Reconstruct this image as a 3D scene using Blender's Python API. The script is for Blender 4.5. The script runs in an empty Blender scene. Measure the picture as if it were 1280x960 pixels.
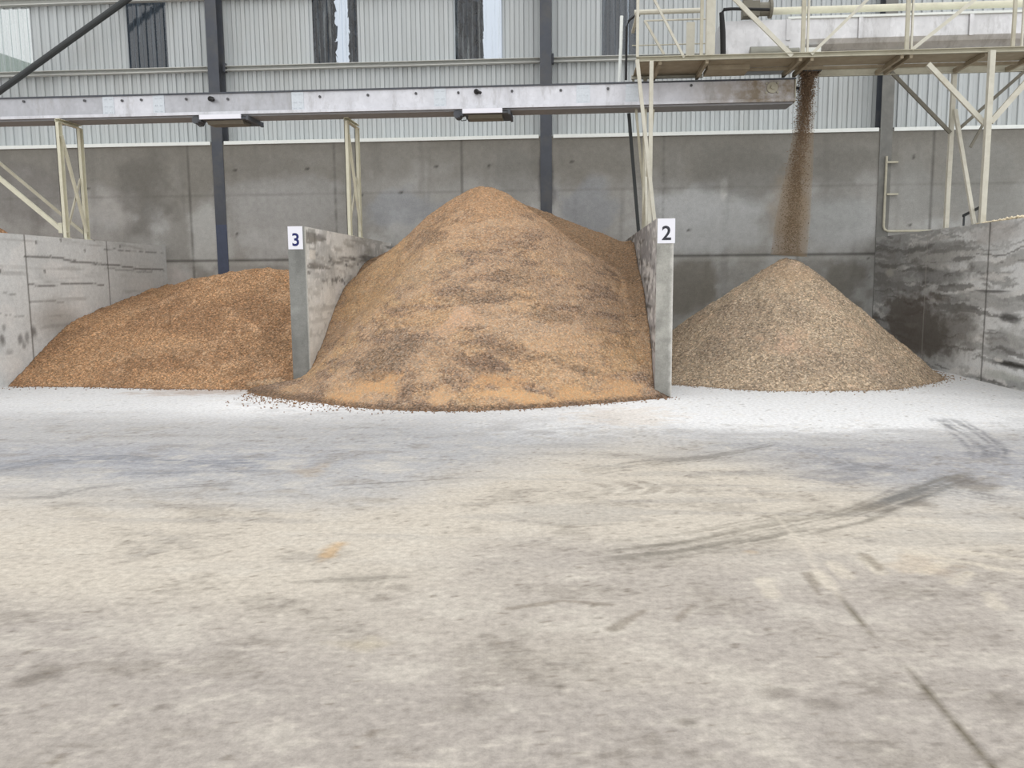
import bpy, bmesh, math, random
import numpy as np
from mathutils import Vector, Matrix

random.seed(7)
rng = np.random.default_rng(11)
S = bpy.context.scene
COL = S.collection

# ------------------------------------------------------------------ camera
F = 1051.485
YAW, PITCH, ROLL, HC = 0.0714, 0.1246, -0.0087, 2.0271
fw = Vector((-math.sin(YAW)*math.cos(PITCH), math.cos(YAW)*math.cos(PITCH), -math.sin(PITCH)))
r0 = Vector((math.cos(YAW), math.sin(YAW), 0)); u0 = r0.cross(fw)
cr, sr = math.cos(ROLL), math.sin(ROLL)
rt = cr*r0 + sr*u0; up = -sr*r0 + cr*u0
cam_d = bpy.data.cameras.new('camera'); cam = bpy.data.objects.new('camera', cam_d); COL.objects.link(cam)
cam_d.sensor_fit = 'HORIZONTAL'; cam_d.sensor_width = 36; cam_d.lens = F/1280*36
cam_d.clip_start = 0.05; cam_d.clip_end = 300
M = Matrix((rt, up, -fw)).transposed().to_4x4(); M.translation = (0, 0, HC)
cam.matrix_world = M
S.camera = cam

# survey helpers: a sight line of the photograph met with a known wall, floor or beam plane
def ray(x, y): return fw + (x-640)/F*rt - (y-480)/F*up
O = Vector((0, 0, HC))
def atX(x, y, X): d = ray(x, y); return O + d*(X/d.x)
def atY(x, y, Y): d = ray(x, y); return O + d*(Y/d.y)
def atZ(x, y, Z=0.0): d = ray(x, y); return O + d*((Z-HC)/d.z)

# ------------------------------------------------------------------ measured places
XL, XR = -11.10, 7.83            # inner faces of the outer bay walls
X3L, X3R, Y3 = -5.18, -4.84, 15.26   # divider 3
X2L, X2R, Y2 = 1.41, 1.69, 14.32     # divider 2
HW = 3.0                          # bay wall height
YB = 22.62                        # back wall face
ZT = 5.71                         # top of concrete
YC = 23.12                        # cladding plane

# ------------------------------------------------------------------ noise (numpy)
def _hash(i, j, k, seed):
    h = (i.astype(np.int64)*374761393 + j.astype(np.int64)*668265263 + k.astype(np.int64)*2147483647 + seed*974634777) & 0xffffffff
    h = ((h ^ (h >> 13))*1274126177) & 0xffffffff
    h = (h ^ (h >> 16)) & 0xffffffff
    h = (h*2246822519) & 0xffffffff
    return ((h ^ (h >> 15)) & 0xffff)/65535.0
def vnoise(p, seed=0):
    p = np.asarray(p, float); i = np.floor(p); f = p-i; f = f*f*(3-2*f); i = i.astype(np.int64)
    out = 0
    for a in (0, 1):
        for b in (0, 1):
            for c in (0, 1):
                w = (f[:, 0] if a else 1-f[:, 0])*(f[:, 1] if b else 1-f[:, 1])*(f[:, 2] if c else 1-f[:, 2])
                out = out + w*_hash(i[:, 0]+a, i[:, 1]+b, i[:, 2]+c, seed)
    return out
def fbm(p, scale, octs=4, seed=0, gain=.5):
    sc = np.asarray(scale, float)*np.ones(3); a = 1.; t = 0.; o = 0.
    for k in range(octs):
        o = o + a*vnoise(p*sc*(2.03**k)+17.3*k, seed+k); t += a; a *= gain
    return o/t
def sst(a, b, x):
    t = np.clip((x-a)/(b-a), 0, 1); return t*t*(3-2*t)
def lin(c):
    c = np.asarray(c, float)/255.0
    return np.where(c <= .04045, c/12.92, ((c+.055)/1.055)**2.4)
def mixc(col, c, m):
    m = np.clip(m, 0, 1)[:, None]; return col*(1-m)+np.asarray(c)[None, :]*m
def segdist(P, pts):
    """distance of 2-D points P to a polyline, and the position along it (0..1)"""
    best = np.full(len(P), 1e9); along = np.zeros(len(P)); side = np.zeros(len(P))
    pts = np.asarray(pts, float); L = np.hypot(*(pts[1:]-pts[:-1]).T); cum = np.concatenate([[0], np.cumsum(L)])
    for k in range(len(pts)-1):
        a, d = pts[k], pts[k+1]-pts[k]; q = P-a
        t = np.clip((q@d)/(d@d), 0, 1); e = q-t[:, None]*d
        D = np.hypot(e[:, 0], e[:, 1]); m = D < best
        best[m] = D[m]; along[m] = (cum[k]+t[m]*L[k]); side[m] = ((q[m, 0]*d[1]-q[m, 1]*d[0])/L[k])
    return best, along, side, cum[-1]

# ------------------------------------------------------------------ object helpers
def tag(o, label=None, cat=None, group=None, kind=None):
    if label: o['label'] = label
    if cat: o['category'] = cat
    if group: o['group'] = group
    if kind: o['kind'] = kind
    return o
def link(name, me, mat=None, parent=None, smooth=False):
    o = bpy.data.objects.new(name, me); COL.objects.link(o)
    if mat: me.materials.append(mat)
    if smooth: me.polygons.foreach_set('use_smooth', [True]*len(me.polygons))
    if parent:
        o.parent = parent
        q = Vector((0, 0, 0)); p = parent
        while p: q = q+p.location; p = p.parent
        if q.length: me.transform(Matrix.Translation(-q))
    return o
def empty(name, loc, label, cat, group=None):
    o = bpy.data.objects.new(name, None); COL.objects.link(o); o.location = loc; o.empty_display_size = .2
    return tag(o, label, cat, group)

class MB:
    """collects shapes (world coordinates) for ONE mesh"""
    def __init__(s): s.bm = bmesh.new()
    def box(s, x0, x1, y0, y1, z0, z1, bev=0):
        vs = [s.bm.verts.new((x, y, z)) for z in (z0, z1) for y in (y0, y1) for x in (x0, x1)]
        fs = [s.bm.faces.new([vs[i] for i in q]) for q in ((0, 2, 3, 1), (4, 5, 7, 6), (0, 1, 5, 4), (2, 6, 7, 3), (0, 4, 6, 2), (1, 3, 7, 5))]
        if bev:
            es = list({e for f in fs for e in f.edges})
            bmesh.ops.bevel(s.bm, geom=es, offset=bev, segments=1, affect='EDGES')
        return s
    def bar(s, a, b, w, h=None, upv=(0, 0, 1)):
        """rectangular bar from a to b, w sideways, h along upv"""
        a, b = Vector(a), Vector(b); h = h or w; d = (b-a).normalized()
        upv = Vector(upv)
        if abs(d.dot(upv)) > .98: upv = Vector((0, 1, 0))
        x = d.cross(upv).normalized(); y = x.cross(d).normalized()
        vs = [s.bm.verts.new(p+x*(i*w/2)+y*(j*h/2)) for p in (a, b) for i, j in ((-1, -1), (1, -1), (1, 1), (-1, 1))]
        for q in ((3, 2, 1, 0), (4, 5, 6, 7), (0, 1, 5, 4), (1, 2, 6, 5), (2, 3, 7, 6), (3, 0, 4, 7)): s.bm.faces.new([vs[i] for i in q])
        return s
    def channel(s, a, b, w, d, t=.012, face=(0, -1, 0)):
        """C-channel from a to b: web of width w, flanges of depth d turned towards face"""
        a, b = Vector(a), Vector(b); ax = (b-a).normalized(); n = Vector(face); n = (n-ax*n.dot(ax)).normalized(); x = ax.cross(n)
        s.bar(a-n*(d/2-t/2), b-n*(d/2-t/2), w, t, n)
        for q in (-1, 1): s.bar(a+x*q*(w/2-t/2), b+x*q*(w/2-t/2), t, d, n)
        return s
    def ibeam(s, a, b, w, d, t=.02, face=(0, -1, 0)):
        a, b = Vector(a), Vector(b); ax = (b-a).normalized(); n = Vector(face); n = (n-ax*n.dot(ax)).normalized()
        for q in (-1, 1): s.bar(a+n*q*(d/2-t/2), b+n*q*(d/2-t/2), w, t, n)
        s.bar(a, b, t*.7, d-2*t, n); return s
    def tube(s, pts, r, n=10, closed_ends=True):
        pts = [Vector(p) for p in pts]; rings = []
        for i, p in enumerate(pts):
            d = (pts[min(i+1, len(pts)-1)]-pts[max(i-1, 0)]).normalized()
            ref = Vector((0, 0, 1)) if abs(d.z) < .9 else Vector((1, 0, 0))
            x = d.cross(ref).normalized(); y = d.cross(x)
            rr = r[i] if isinstance(r, (list, tuple)) else r
            rings.append([s.bm.verts.new(p+x*(rr*math.cos(2*math.pi*k/n))+y*(rr*math.sin(2*math.pi*k/n))) for k in range(n)])
        for A, B in zip(rings, rings[1:]):
            for k in range(n): s.bm.faces.new((A[k], A[(k+1) % n], B[(k+1) % n], B[k]))
        if closed_ends: s.bm.faces.new(rings[0][::-1]); s.bm.faces.new(rings[-1])
        return s
    def prism(s, prof, x0, x1):
        """closed (y,z) profile swept along X"""
        A = [s.bm.verts.new((x0, y, z)) for y, z in prof]; B = [s.bm.verts.new((x1, y, z)) for y, z in prof]; n = len(prof)
        for k in range(n): s.bm.faces.new((A[k], A[(k+1) % n], B[(k+1) % n], B[k]))
        s.bm.faces.new(A[::-1]); s.bm.faces.new(B); return s
    def build(s, name, mat, parent=None, smooth=False):
        bmesh.ops.recalc_face_normals(s.bm, faces=s.bm.faces)
        me = bpy.data.meshes.new(name); s.bm.to_mesh(me); s.bm.free()
        return link(name, me, mat, parent, smooth)

# ------------------------------------------------------------------ materials
def nodes(name):
    m = bpy.data.materials.new(name); m.use_nodes = True; nt = m.node_tree; nt.nodes.clear()
    out = nt.nodes.new('ShaderNodeOutputMaterial'); b = nt.nodes.new('ShaderNodeBsdfPrincipled'); nt.links.new(b.outputs[0], out.inputs[0])
    return m, nt, b, out
def N(nt, t, **kw):
    n = nt.nodes.new(t)
    for k, v in kw.items():
        if k in n.inputs: n.inputs[k].default_value = v
        else: setattr(n, k, v)
    return n
def mixrgb(nt, a, b, fac, blend='MIX'):
    n = nt.nodes.new('ShaderNodeMix'); n.data_type = 'RGBA'; n.blend_type = blend
    for sock, v in ((n.inputs[0], fac), (n.inputs[6], a), (n.inputs[7], b)):
        if hasattr(v, 'is_linked') or hasattr(v, 'links'): nt.links.new(v, sock)
        else: sock.default_value = v if not isinstance(v, (tuple, list, np.ndarray)) else (*[float(q) for q in v][:3], 1)
    return n.outputs[2]
def ramp(nt, fac, stops):
    n = nt.nodes.new('ShaderNodeValToRGB'); e = n.color_ramp.elements
    while len(e) < len(stops): e.new(.5)
    for el, (p, c) in zip(e, stops):
        el.position = p; el.color = (*[float(q) for q in (c if hasattr(c, '__len__') else (c, c, c))], 1)
    nt.links.new(fac, n.inputs[0]); return n.outputs[0]
def coords(nt, scale=(1, 1, 1)):
    tc = nt.nodes.new('ShaderNodeNewGeometry'); mp = nt.nodes.new('ShaderNodeMapping'); mp.inputs['Scale'].default_value = scale
    nt.links.new(tc.outputs['Position'], mp.inputs[0]); return mp.outputs[0]
def noise(nt, scale, detail=4, rough=.55, vec=None, sc=(1, 1, 1)):
    n = N(nt, 'ShaderNodeTexNoise', Scale=scale, Detail=detail, Roughness=rough); nt.links.new(vec or coords(nt, sc), n.inputs[0]); return n.outputs[0]

def painted_mat(name, fine=60, amt=.22, bump=.15, rough=.9, fine2=9, rough2=.6):
    """albedo from the mesh's own stains (attribute 'Col'), with fine grain on top"""
    m, nt, b, out = nodes(name)
    at = N(nt, 'ShaderNodeAttribute', attribute_name='Col')
    n1 = noise(nt, fine, 5, .65); n2 = noise(nt, fine2, 5, rough2)
    r1 = ramp(nt, n1, [(.25, 1-amt), (.75, 1+amt*.0+0.0)]) if False else ramp(nt, n1, [(.30, 1-amt), (.66, 1.0+amt*.15)])
    r2 = ramp(nt, n2, [(.3, 1-amt*.8), (.7, 1.0)])
    c = mixrgb(nt, at.outputs['Color'], r1, 1.0, 'MULTIPLY'); c = mixrgb(nt, c, r2, 1.0, 'MULTIPLY')
    nt.links.new(c, b.inputs['Base Color']); b.inputs['Roughness'].default_value = rough
    b.inputs['Specular IOR Level'].default_value = .25
    bp = N(nt, 'ShaderNodeBump', Strength=bump, Distance=.02); nt.links.new(n1, bp.inputs['Height']); nt.links.new(bp.outputs[0], b.inputs['Normal'])
    return m
def plain(name, c, rough=.6, metal=0, var=.15, scale=6, sc=(1, 1, 1), dirt=None, dirt_amt=.5, bump=0, spec=.4):
    m, nt, b, out = nodes(name)
    n1 = noise(nt, scale, 5, .6, sc=sc)
    r = ramp(nt, n1, [(.3, 1-var), (.7, 1.0)])
    col = mixrgb(nt, lin(c), r, 1.0, 'MULTIPLY')
    if dirt is not None:
        n2 = noise(nt, scale*.45, 6, .7, sc=sc); f = ramp(nt, n2, [(.45, 0), (.7, dirt_amt)])
        col = mixrgb(nt, col, lin(dirt), f)
    nt.links.new(col, b.inputs['Base Color']); b.inputs['Roughness'].default_value = rough; b.inputs['Metallic'].default_value = metal
    b.inputs['Specular IOR Level'].default_value = spec
    if bump:
        bp = N(nt, 'ShaderNodeBump', Strength=bump, Distance=.01); nt.links.new(n1, bp.inputs['Height']); nt.links.new(bp.outputs[0], b.inputs['Normal'])
    return m

MAT = {}
MAT['concrete'] = painted_mat('bay concrete', 45, .18, .25)
MAT['floor'] = painted_mat('dusty floor', 19, .28, .5, fine2=75, rough2=.85)
MAT['clad'] = plain('grey wall sheeting', (192, 197, 198), .5, var=.08, scale=2, sc=(1, 1, .3), dirt=(168, 168, 162), dirt_amt=.3)
MAT['cream'] = plain('cream painted steel', (214, 211, 190), .5, var=.08, scale=9, dirt=(186, 181, 162), dirt_amt=.5)
MAT['creamgrey'] = plain('weathered cream steel', (208, 205, 191), .55, var=.10, scale=9, dirt=(176, 170, 152), dirt_amt=.5)
MAT['creamdusty'] = plain('dusty cream steel', (190, 186, 168), .7, var=.12, scale=7, dirt=(158, 150, 130), dirt_amt=.6)
MAT['trim'] = plain('pale flashing', (236, 240, 236), .5, var=.06)
MAT['girt'] = plain('galvanised girt', (200, 201, 196), .5, var=.1)
MAT['dark'] = plain('dark grey painted steel', (80, 84, 92), .6, var=.2, scale=4, dirt=(100, 98, 92), dirt_amt=.45)
MAT['brace'] = plain('dark brace steel', (62, 65, 66), .6, var=.15)
MAT['black'] = plain('black rubber', (30, 29, 30), .6, var=.2)
MAT['under'] = plain('dusty underside steel', (164, 152, 130), .8, var=.2, scale=5, dirt=(128, 114, 92), dirt_amt=.6)
MAT['greyunder'] = plain('grey underside', (150, 150, 152), .7, var=.15)
MAT['dullsteel'] = plain('dusty dull steel', (128, 124, 112), .7, var=.2, scale=6)
MAT['bluesteel'] = plain('blue grey painted steel', (74, 82, 102), .6, var=.2)
MAT['dustcol'] = plain('dust covered grey steel', (122, 122, 118), .8, var=.2, scale=4, dirt=(146, 144, 138), dirt_amt=.6)
MAT['white'] = plain('white sheet', (240, 240, 248), .5, var=.03)
MAT['navy'] = plain('navy print', (40, 46, 104), .6, var=.05)
MAT['ink'] = plain('dark print', (52, 52, 60), .6, var=.05)
MAT['bolt'] = plain('dark bolt steel', (90, 90, 92), .5, metal=.3, var=.2)
MAT['bark'] = plain('bark', (60, 52, 44), .9)
MAT['leaf'] = plain('dark foliage', (42, 48, 54), .8, var=.4, scale=3)
MAT['shed'] = plain('green grey shed', (150, 164, 154), .7)
MAT['ground'] = plain('yard gravel', (150, 146, 138), .9)

def galv(name, base=(226, 227, 233), dust=None):
    m, nt, b, out = nodes(name)
    n1 = noise(nt, 3.2, 4, .6, sc=(1, 1, .6)); c = ramp(nt, n1, [(.3, lin(base)*.82), (.7, lin(base))])
    v = N(nt, 'ShaderNodeTexVoronoi', Scale=14); nt.links.new(coords(nt), v.inputs[0])
    c = mixrgb(nt, c, ramp(nt, v.outputs['Color'], [(0, .9), (1, 1)]), 1.0, 'MULTIPLY')
    rough = .42
    sm = noise(nt, 2.2, 6, .72, sc=(1.6, 1, .5)); c = mixrgb(nt, c, lin((150, 148, 146)), ramp(nt, sm, [(.52, 0), (.70, .55)]))
    if dust is not None:
        sx = N(nt, 'ShaderNodeSeparateXYZ'); nt.links.new(coords(nt), sx.inputs[0])
        mr = N(nt, 'ShaderNodeMapRange'); mr.inputs[1].default_value = dust[0]; mr.inputs[2].default_value = dust[1]; nt.links.new(sx.outputs[0], mr.inputs[0])
        n3 = noise(nt, 4, 5, .7); ma = N(nt, 'ShaderNodeMath', operation='MULTIPLY'); nt.links.new(mr.outputs[0], ma.inputs[0]); nt.links.new(ramp(nt, n3, [(.3, .35), (.6, 1)]), ma.inputs[1])
        c = mixrgb(nt, c, lin((138, 124, 104)), ma.outputs[0])
        r2 = N(nt, 'ShaderNodeMapRange'); r2.inputs[3].default_value = .35; r2.inputs[4].default_value = .0; nt.links.new(ma.outputs[0], r2.inputs[0]); nt.links.new(r2.outputs[0], b.inputs['Metallic'])
    else: b.inputs['Metallic'].default_value = .5
    nt.links.new(c, b.inputs['Base Color']); b.inputs['Roughness'].default_value = rough
    return m
MAT['galv'] = galv('galvanised casing', dust=(2.2, 3.8))
MAT['galvdull'] = galv('duller galvanised casing', base=(192, 193, 198))
MAT['galv2'] = galv('galvanised trough', base=(228, 228, 230))

def sheet_mat(name, tint, gloss=.16, frost=0.0, frostcol=(220, 228, 228)):
    m, nt, b, out = nodes(name); nt.nodes.remove(b)
    t = N(nt, 'ShaderNodeBsdfTransparent', Color=(*lin(tint), 1)); g = N(nt, 'ShaderNodeBsdfGlossy', Roughness=.12)
    n1 = noise(nt, 5, 5, .7, sc=(2.2, 1, .12)); f = ramp(nt, n1, [(.5, 0.0), (.68, .35)])
    tr = N(nt, 'ShaderNodeBsdfTranslucent', Color=(*lin(frostcol), 1))
    mx0 = N(nt, 'ShaderNodeMixShader'); 
    ad = N(nt, 'ShaderNodeMath', operation='ADD', use_clamp=True); nt.links.new(f, ad.inputs[0]); ad.inputs[1].default_value = frost
    nt.links.new(ad.outputs[0], mx0.inputs[0]); nt.links.new(t.outputs[0], mx0.inputs[1]); nt.links.new(tr.outputs[0], mx0.inputs[2])
    mx = N(nt, 'ShaderNodeMixShader'); mx.inputs[0].default_value = gloss
    nt.links.new(mx0.outputs[0], mx.inputs[1]); nt.links.new(g.outputs[0], mx.inputs[2]); nt.links.new(mx.outputs[0], out.inputs[0])
    return m
MAT['clear'] = sheet_mat('clear roof sheet', (206, 216, 228), .07, .0)
MAT['smoke'] = sheet_mat('weathered clear sheet', (150, 162, 174), .10, .30, (118, 130, 142))
MAT['frost'] = sheet_mat('milky clear sheet', (235, 240, 240), .05, .25)

def pellet_mat(name, cells, scale=46, bump=.8, tintvar=.10):
    """colour of the meal stored on the mesh ('Col'), broken up pellet by pellet"""
    m, nt, b, out = nodes(name); P = coords(nt)
    at = N(nt, 'ShaderNodeAttribute', attribute_name='Col')
    v = N(nt, 'ShaderNodeTexVoronoi', Scale=scale); nt.links.new(P, v.inputs[0])
    sep = N(nt, 'ShaderNodeSeparateColor'); nt.links.new(v.outputs['Color'], sep.inputs[0])
    sm = mixrgb(nt, ramp(nt, sep.outputs[0], cells), (1, 1, 1), at.outputs['Alpha'])      # alpha 1 = fines, smooth
    c = mixrgb(nt, at.outputs['Color'], sm, 1.0, 'MULTIPLY')
    tv = ramp(nt, sep.outputs[1], [(0, (1+tintvar, 1, 1-tintvar)), (1, (1-tintvar, 1, 1+tintvar))]); c = mixrgb(nt, c, tv, 1.0, 'MULTIPLY')
    c = mixrgb(nt, c, ramp(nt, noise(nt, 70, 3, .7), [(.3, .84), (.7, 1.06)]), 1.0, 'MULTIPLY')
    nt.links.new(c, b.inputs['Base Color']); b.inputs['Roughness'].default_value = .95; b.inputs['Specular IOR Level'].default_value = .12
    h = N(nt, 'ShaderNodeMath', operation='SUBTRACT'); h.inputs[0].default_value = 1; nt.links.new(v.outputs['Distance'], h.inputs[1])
    bp = N(nt, 'ShaderNodeBump', Strength=bump, Distance=.016); nt.links.new(h.outputs[0], bp.inputs['Height']); nt.links.new(bp.outputs[0], b.inputs['Normal'])
    return m
MAT['pile_left'] = pellet_mat('brown meal pellets', [(0, .42), (.45, .9), (.8, 1.2), (1, 1.9)], scale=38)
MAT['pile_mid'] = pellet_mat('orange brown meal and pellets', [(0, .45), (.45, .9), (.8, 1.15), (1, 1.6)], scale=38)
MAT['pile_right'] = pellet_mat('grey brown pellets', [(0, .45), (.45, .9), (.8, 1.15), (1, 1.7)], scale=36, bump=1, tintvar=.05)
MAT['pile_far'] = MAT['pile_left']
MAT['pellet_brown'] = plain('loose brown pellet', (150, 116, 86), .9, var=.35, scale=40)
MAT['pellet_grey'] = plain('loose grey brown pellet', (168, 144, 116), .9, var=.35, scale=40)
MAT['grain'] = plain('falling meal', (146, 122, 98), .9, var=.35, scale=30)

# ------------------------------------------------------------------ painted surfaces
def grid_sheet(name, o, du, dv, nu, nv, paint, mat, parent=None, disp=None, us=None, vs=None):
    """regular sheet from corner o along du, dv (full vectors); paint(points)->linear rgb"""
    pass
def painted_block(name, x0, x1, y0, y1, z0, z1, res, paint, mat, parent=None, faces='xXyYZ'):
    """a solid block whose faces are fine grids so that its stains can be stored on the mesh"""
    V, Fc, off = [], [], 0
    def sheet(o, a, b, flip):
        nonlocal off
        o, a, b = map(np.array, (o, a, b)); na = max(1, int(np.linalg.norm(a)/res)); nb = max(1, int(np.linalg.norm(b)/res))
        U, W = np.meshgrid(np.linspace(0, 1, na+1), np.linspace(0, 1, nb+1))
        V.append(o+U.reshape(-1, 1)*a+W.reshape(-1, 1)*b)
        i = (np.arange(nb)[:, None]*(na+1)+np.arange(na)[None, :]).reshape(-1)+off
        q = np.stack([i, i+1, i+na+2, i+na+1], 1); Fc.append(q[:, ::-1] if flip else q); off += (na+1)*(nb+1)
    dx, dy, dz = x1-x0, y1-y0, z1-z0
    if 'x' in faces: sheet((x0, y0, z0), (0, dy, 0), (0, 0, dz), True)
    if 'X' in faces: sheet((x1, y0, z0), (0, dy, 0), (0, 0, dz), False)
    if 'y' in faces: sheet((x0, y0, z0), (dx, 0, 0), (0, 0, dz), False)
    if 'Y' in faces: sheet((x0, y1, z0), (dx, 0, 0), (0, 0, dz), True)
    if 'Z' in faces: sheet((x0, y0, z1), (dx, 0, 0), (0, dy, 0), False)
    if 'z' in faces: sheet((x0, y0, z0), (dx, 0, 0), (0, dy, 0), True)
    return mesh_np(name, np.concatenate(V), np.concatenate(Fc), paint, mat, parent)
def mesh_np(name, V, Q, paint, mat, parent=None, smooth=False):
    me = bpy.data.meshes.new(name); nv, nq = len(V), len(Q); k = Q.shape[1]
    me.vertices.add(nv); me.vertices.foreach_set('co', V.astype(np.float32).ravel())
    me.loops.add(nq*k); me.loops.foreach_set('vertex_index', Q.astype(np.int32).ravel())
    me.polygons.add(nq); me.polygons.foreach_set('loop_start', np.arange(0, nq*k, k, dtype=np.int32))
    me.update(calc_edges=True); me.validate()
    if paint is not None:
        c = np.clip(paint(V), 0.0, .95); a = me.color_attributes.new('Col', 'FLOAT_COLOR', 'POINT')
        a.data.foreach_set('color', (c if c.shape[1] == 4 else np.concatenate([c, np.ones((nv, 1))], 1)).astype(np.float32).ravel())
    return link(name, me, mat, parent, smooth)

# ---- floor
def W2(pts): return [tuple(atZ(x, y))[:2] for x, y in pts]
def paint_floor(V):
    n = len(V); P2 = V[:, :2]
    n1 = fbm(V, (.35, .5, 1), 4, 1); n2 = fbm(V, (1.6, 2.4, 1), 4, 5); n3 = fbm(V, (7, 9, 1), 3, 9); st = fbm(V, (.7, 5, 1), 4, 21)
    X, Y = V[:, 0], V[:, 1]
    n4 = fbm(V, (2.2, 3.2, 1), 6, 25, .65); n5 = fbm(V, (14, 18, 1), 3, 29, .6)
    c = np.tile(lin((213, 204, 190)), (n, 1))
    c = mixc(c, lin((182, 174, 166)), sst(6.2, 4.0, Y+(n1-.5)*4)*.95)                 # greyer close by
    side = np.clip(np.abs(X-.7)/2.6, 0, 1)**1.5                                     # grey reaches further out left and right of the middle
    edge = 9.9-2.4*side+(n1-.5)*2.2+(n4-.5)*1.6
    c = mixc(c, lin((190, 189, 189)), sst(-1.3, 1.0, Y-edge)*.95)
    bl = np.exp(-(((X+5.5)/4.6)**2+((Y-9.2)/1.25)**2)); c = mixc(c, lin((176, 177, 182)), sst(.3, .95, bl+(n4-.5)*.7)*.75)
    br = np.exp(-(((X-4.6)/3.0)**2+((Y-9.3)/1.5)**2)); c = mixc(c, lin((170, 170, 174)), sst(.3, .85, br+(n4-.5)*.9)*.75)
    c = mixc(c, lin((180, 181, 184)), np.exp(-(((X+1.6)/1.6)**2+((Y-10.8)/1.2)**2))*sst(.3, .6, n4)*.9)
    c = mixc(c, lin((238, 238, 238)), sst(10.8, 13.4, Y+(n1-.5)*2+(n4-.5)*1.6)*.85)   # white meal dust at the bay mouths
    rb = np.exp(-(((X-3.4)/3.0)**2+((Y-13.6)/2.4)**2)); c = mixc(c, lin((254, 254, 254)), sst(.10, .55, rb+(n4-.5)*.5+(n1-.5)*.2)*.97)
    cb = np.exp(-(((X+.2)/1.3)**2+((Y-11.3)/.8)**2)); c = mixc(c, lin((236, 236, 236)), cb*sst(.35, .6, n4)*.9)
    lb = np.exp(-(((X+4.7)/1.5)**2+((Y-13.5)/1.0)**2)); c = mixc(c, lin((250, 250, 250)), np.clip(lb*1.5, 0, 1)*sst(.2, .5, n4))
    c = mixc(c, lin((158, 150, 139)), sst(.54, .70, n4)*.40*sst(13, 10.5, Y))
    c = mixc(c, lin((224, 217, 204)), sst(.54, .70, 1-n4)*.4*sst(11, 9, Y))
    c = mixc(c, lin((128, 120, 110)), sst(.60, .74, n5)*sst(.45, .6, n4)*.45*sst(13, 11, Y)); c = mixc(c, lin((228, 220, 206)), sst(.62, .76, 1-n5)*.35)
    c = mixc(c, lin((160, 157, 154)), sst(.56, .7, st)*.3*sst(5, 7, Y)*sst(12, 10, Y))
    wob = ((n2-.5)*.12)[:, None]
    def tyre(px, width, col, k, streak=True, seed=0, soft=.35, chev=False):
        nonlocal c
        d, al, sd, Lg = segdist(P2+wob, W2(px)); e = sst(width/2, width/2*(1-soft), d)
        ends = sst(0, .5, al)*sst(Lg, Lg-.6, al)
        g = fbm(np.stack([al*1.2, sd*24, 0*al], 1), 1, 3, 40+seed)
        m = e*ends*(sst(.3, .62, g) if streak else .4+.6*g)*sst(.25, .55, n4*.6+n5*.4)
        if chev:
            ph = ((al+np.abs(sd)*.7)/.22) % 1.0; m = m*sst(.25, .4, np.abs(ph-.5)*2)
        c = mixc(c, lin(col), m*k)
    tyre([(720, 700), (850, 687), (960, 667), (1060, 648), (1130, 622), (1190, 600), (1235, 588)], .42, (124, 119, 108), .62, True, 1)
    tyre([(740, 683), (850, 672), (960, 652), (1050, 632)], .30, (136, 130, 117), .5, True, 2)
    tyre([(715, 592), (800, 580), (880, 571), (930, 563), (985, 551)], .42, (128, 124, 117), .6, True, 3)
    tyre([(1175, 520), (1215, 545), (1235, 560), (1238, 580)], .55, (112, 112, 116), .7, True, 4)
    tyre([(1080, 640), (1140, 620), (1180, 610), (1240, 622), (1300, 630)], .35, (120, 118, 116), .65, True, 5)
    tyre([(1090, 640), (1150, 612), (1200, 590)], .5, (124, 124, 122), .5, True, 15)
    tyre([(405, 610), (500, 605), (590, 600)], .24, (120, 116, 110), .7, True, 6)
    tyre([(150, 613), (240, 609), (330, 604)], .25, (130, 128, 126), .6, True, 7)
    tyre([(-20, 625), (60, 622), (110, 610), (190, 602)], .3, (122, 120, 118), .55, True, 17)
    tyre([(-40, 592), (60, 574), (150, 572), (260, 578), (370, 575)], .75, (140, 143, 150), .75, True, 8, .8)
    tyre([(120, 594), (240, 590), (340, 585), (430, 590)], .5, (138, 141, 148), .65, True, 9, .8)
    tyre([(960, 590), (1040, 600), (1100, 590), (1160, 600)], .9, (150, 150, 154), .55, True, 10, .8)
    tyre([(870, 560), (960, 556), (1040, 566), (1110, 560)], .5, (150, 151, 156), .6, True, 12, .8)
    tyre([(710, 612), (800, 610), (890, 608)], .6, (128, 119, 108), .75, False, 11, .3, True)
    tyre([(1000, 575), (1080, 582), (1140, 600)], .6, (122, 122, 124), .65, False, 13, .3, True)
    tyre([(640, 650), (720, 656), (800, 650)], .2, (140, 132, 120), .55, True, 14)
    tyre([(300, 735), (400, 728), (480, 722), (560, 716)], .12, (128, 122, 112), .5, True, 16)
    tyre([(480, 720), (530, 713), (600, 708)], .16, (130, 122, 112), .5, True, 18)
    # pale tread prints, right of the joint
    for px in ([(1040, 703), (1058, 722)], [(1083, 698), (1100, 716)], [(1020, 715), (1036, 735)], [(1155, 716), (1182, 704)], [(1195, 728), (1212, 716)], [(1238, 742), (1246, 760)], [(1225, 704), (1245, 712)], [(1140, 690), (1190, 700), (1280, 716)], [(1200, 690), (1290, 700)], [(955, 725), (962, 745)]):
        d, al, sd, Lg = segdist(P2+wob*.6, W2(px)); c = mixc(c, lin((228, 218, 200)), sst(.07, .03, d+(n4-.5)*.08)*(.4+.6*n3)*.75)
    for px in ([(1080, 692), (1100, 712)], [(1008, 718), (1022, 741)], [(845, 775), (862, 758)], [(770, 785), (800, 765)], [(640, 760), (700, 752), (760, 756)]):
        d, al, sd, Lg = segdist(P2+wob*.8, W2(px)); c = mixc(c, lin((140, 130, 116)), sst(.04, .01, d+(n4-.5)*.10)*.6)
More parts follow.
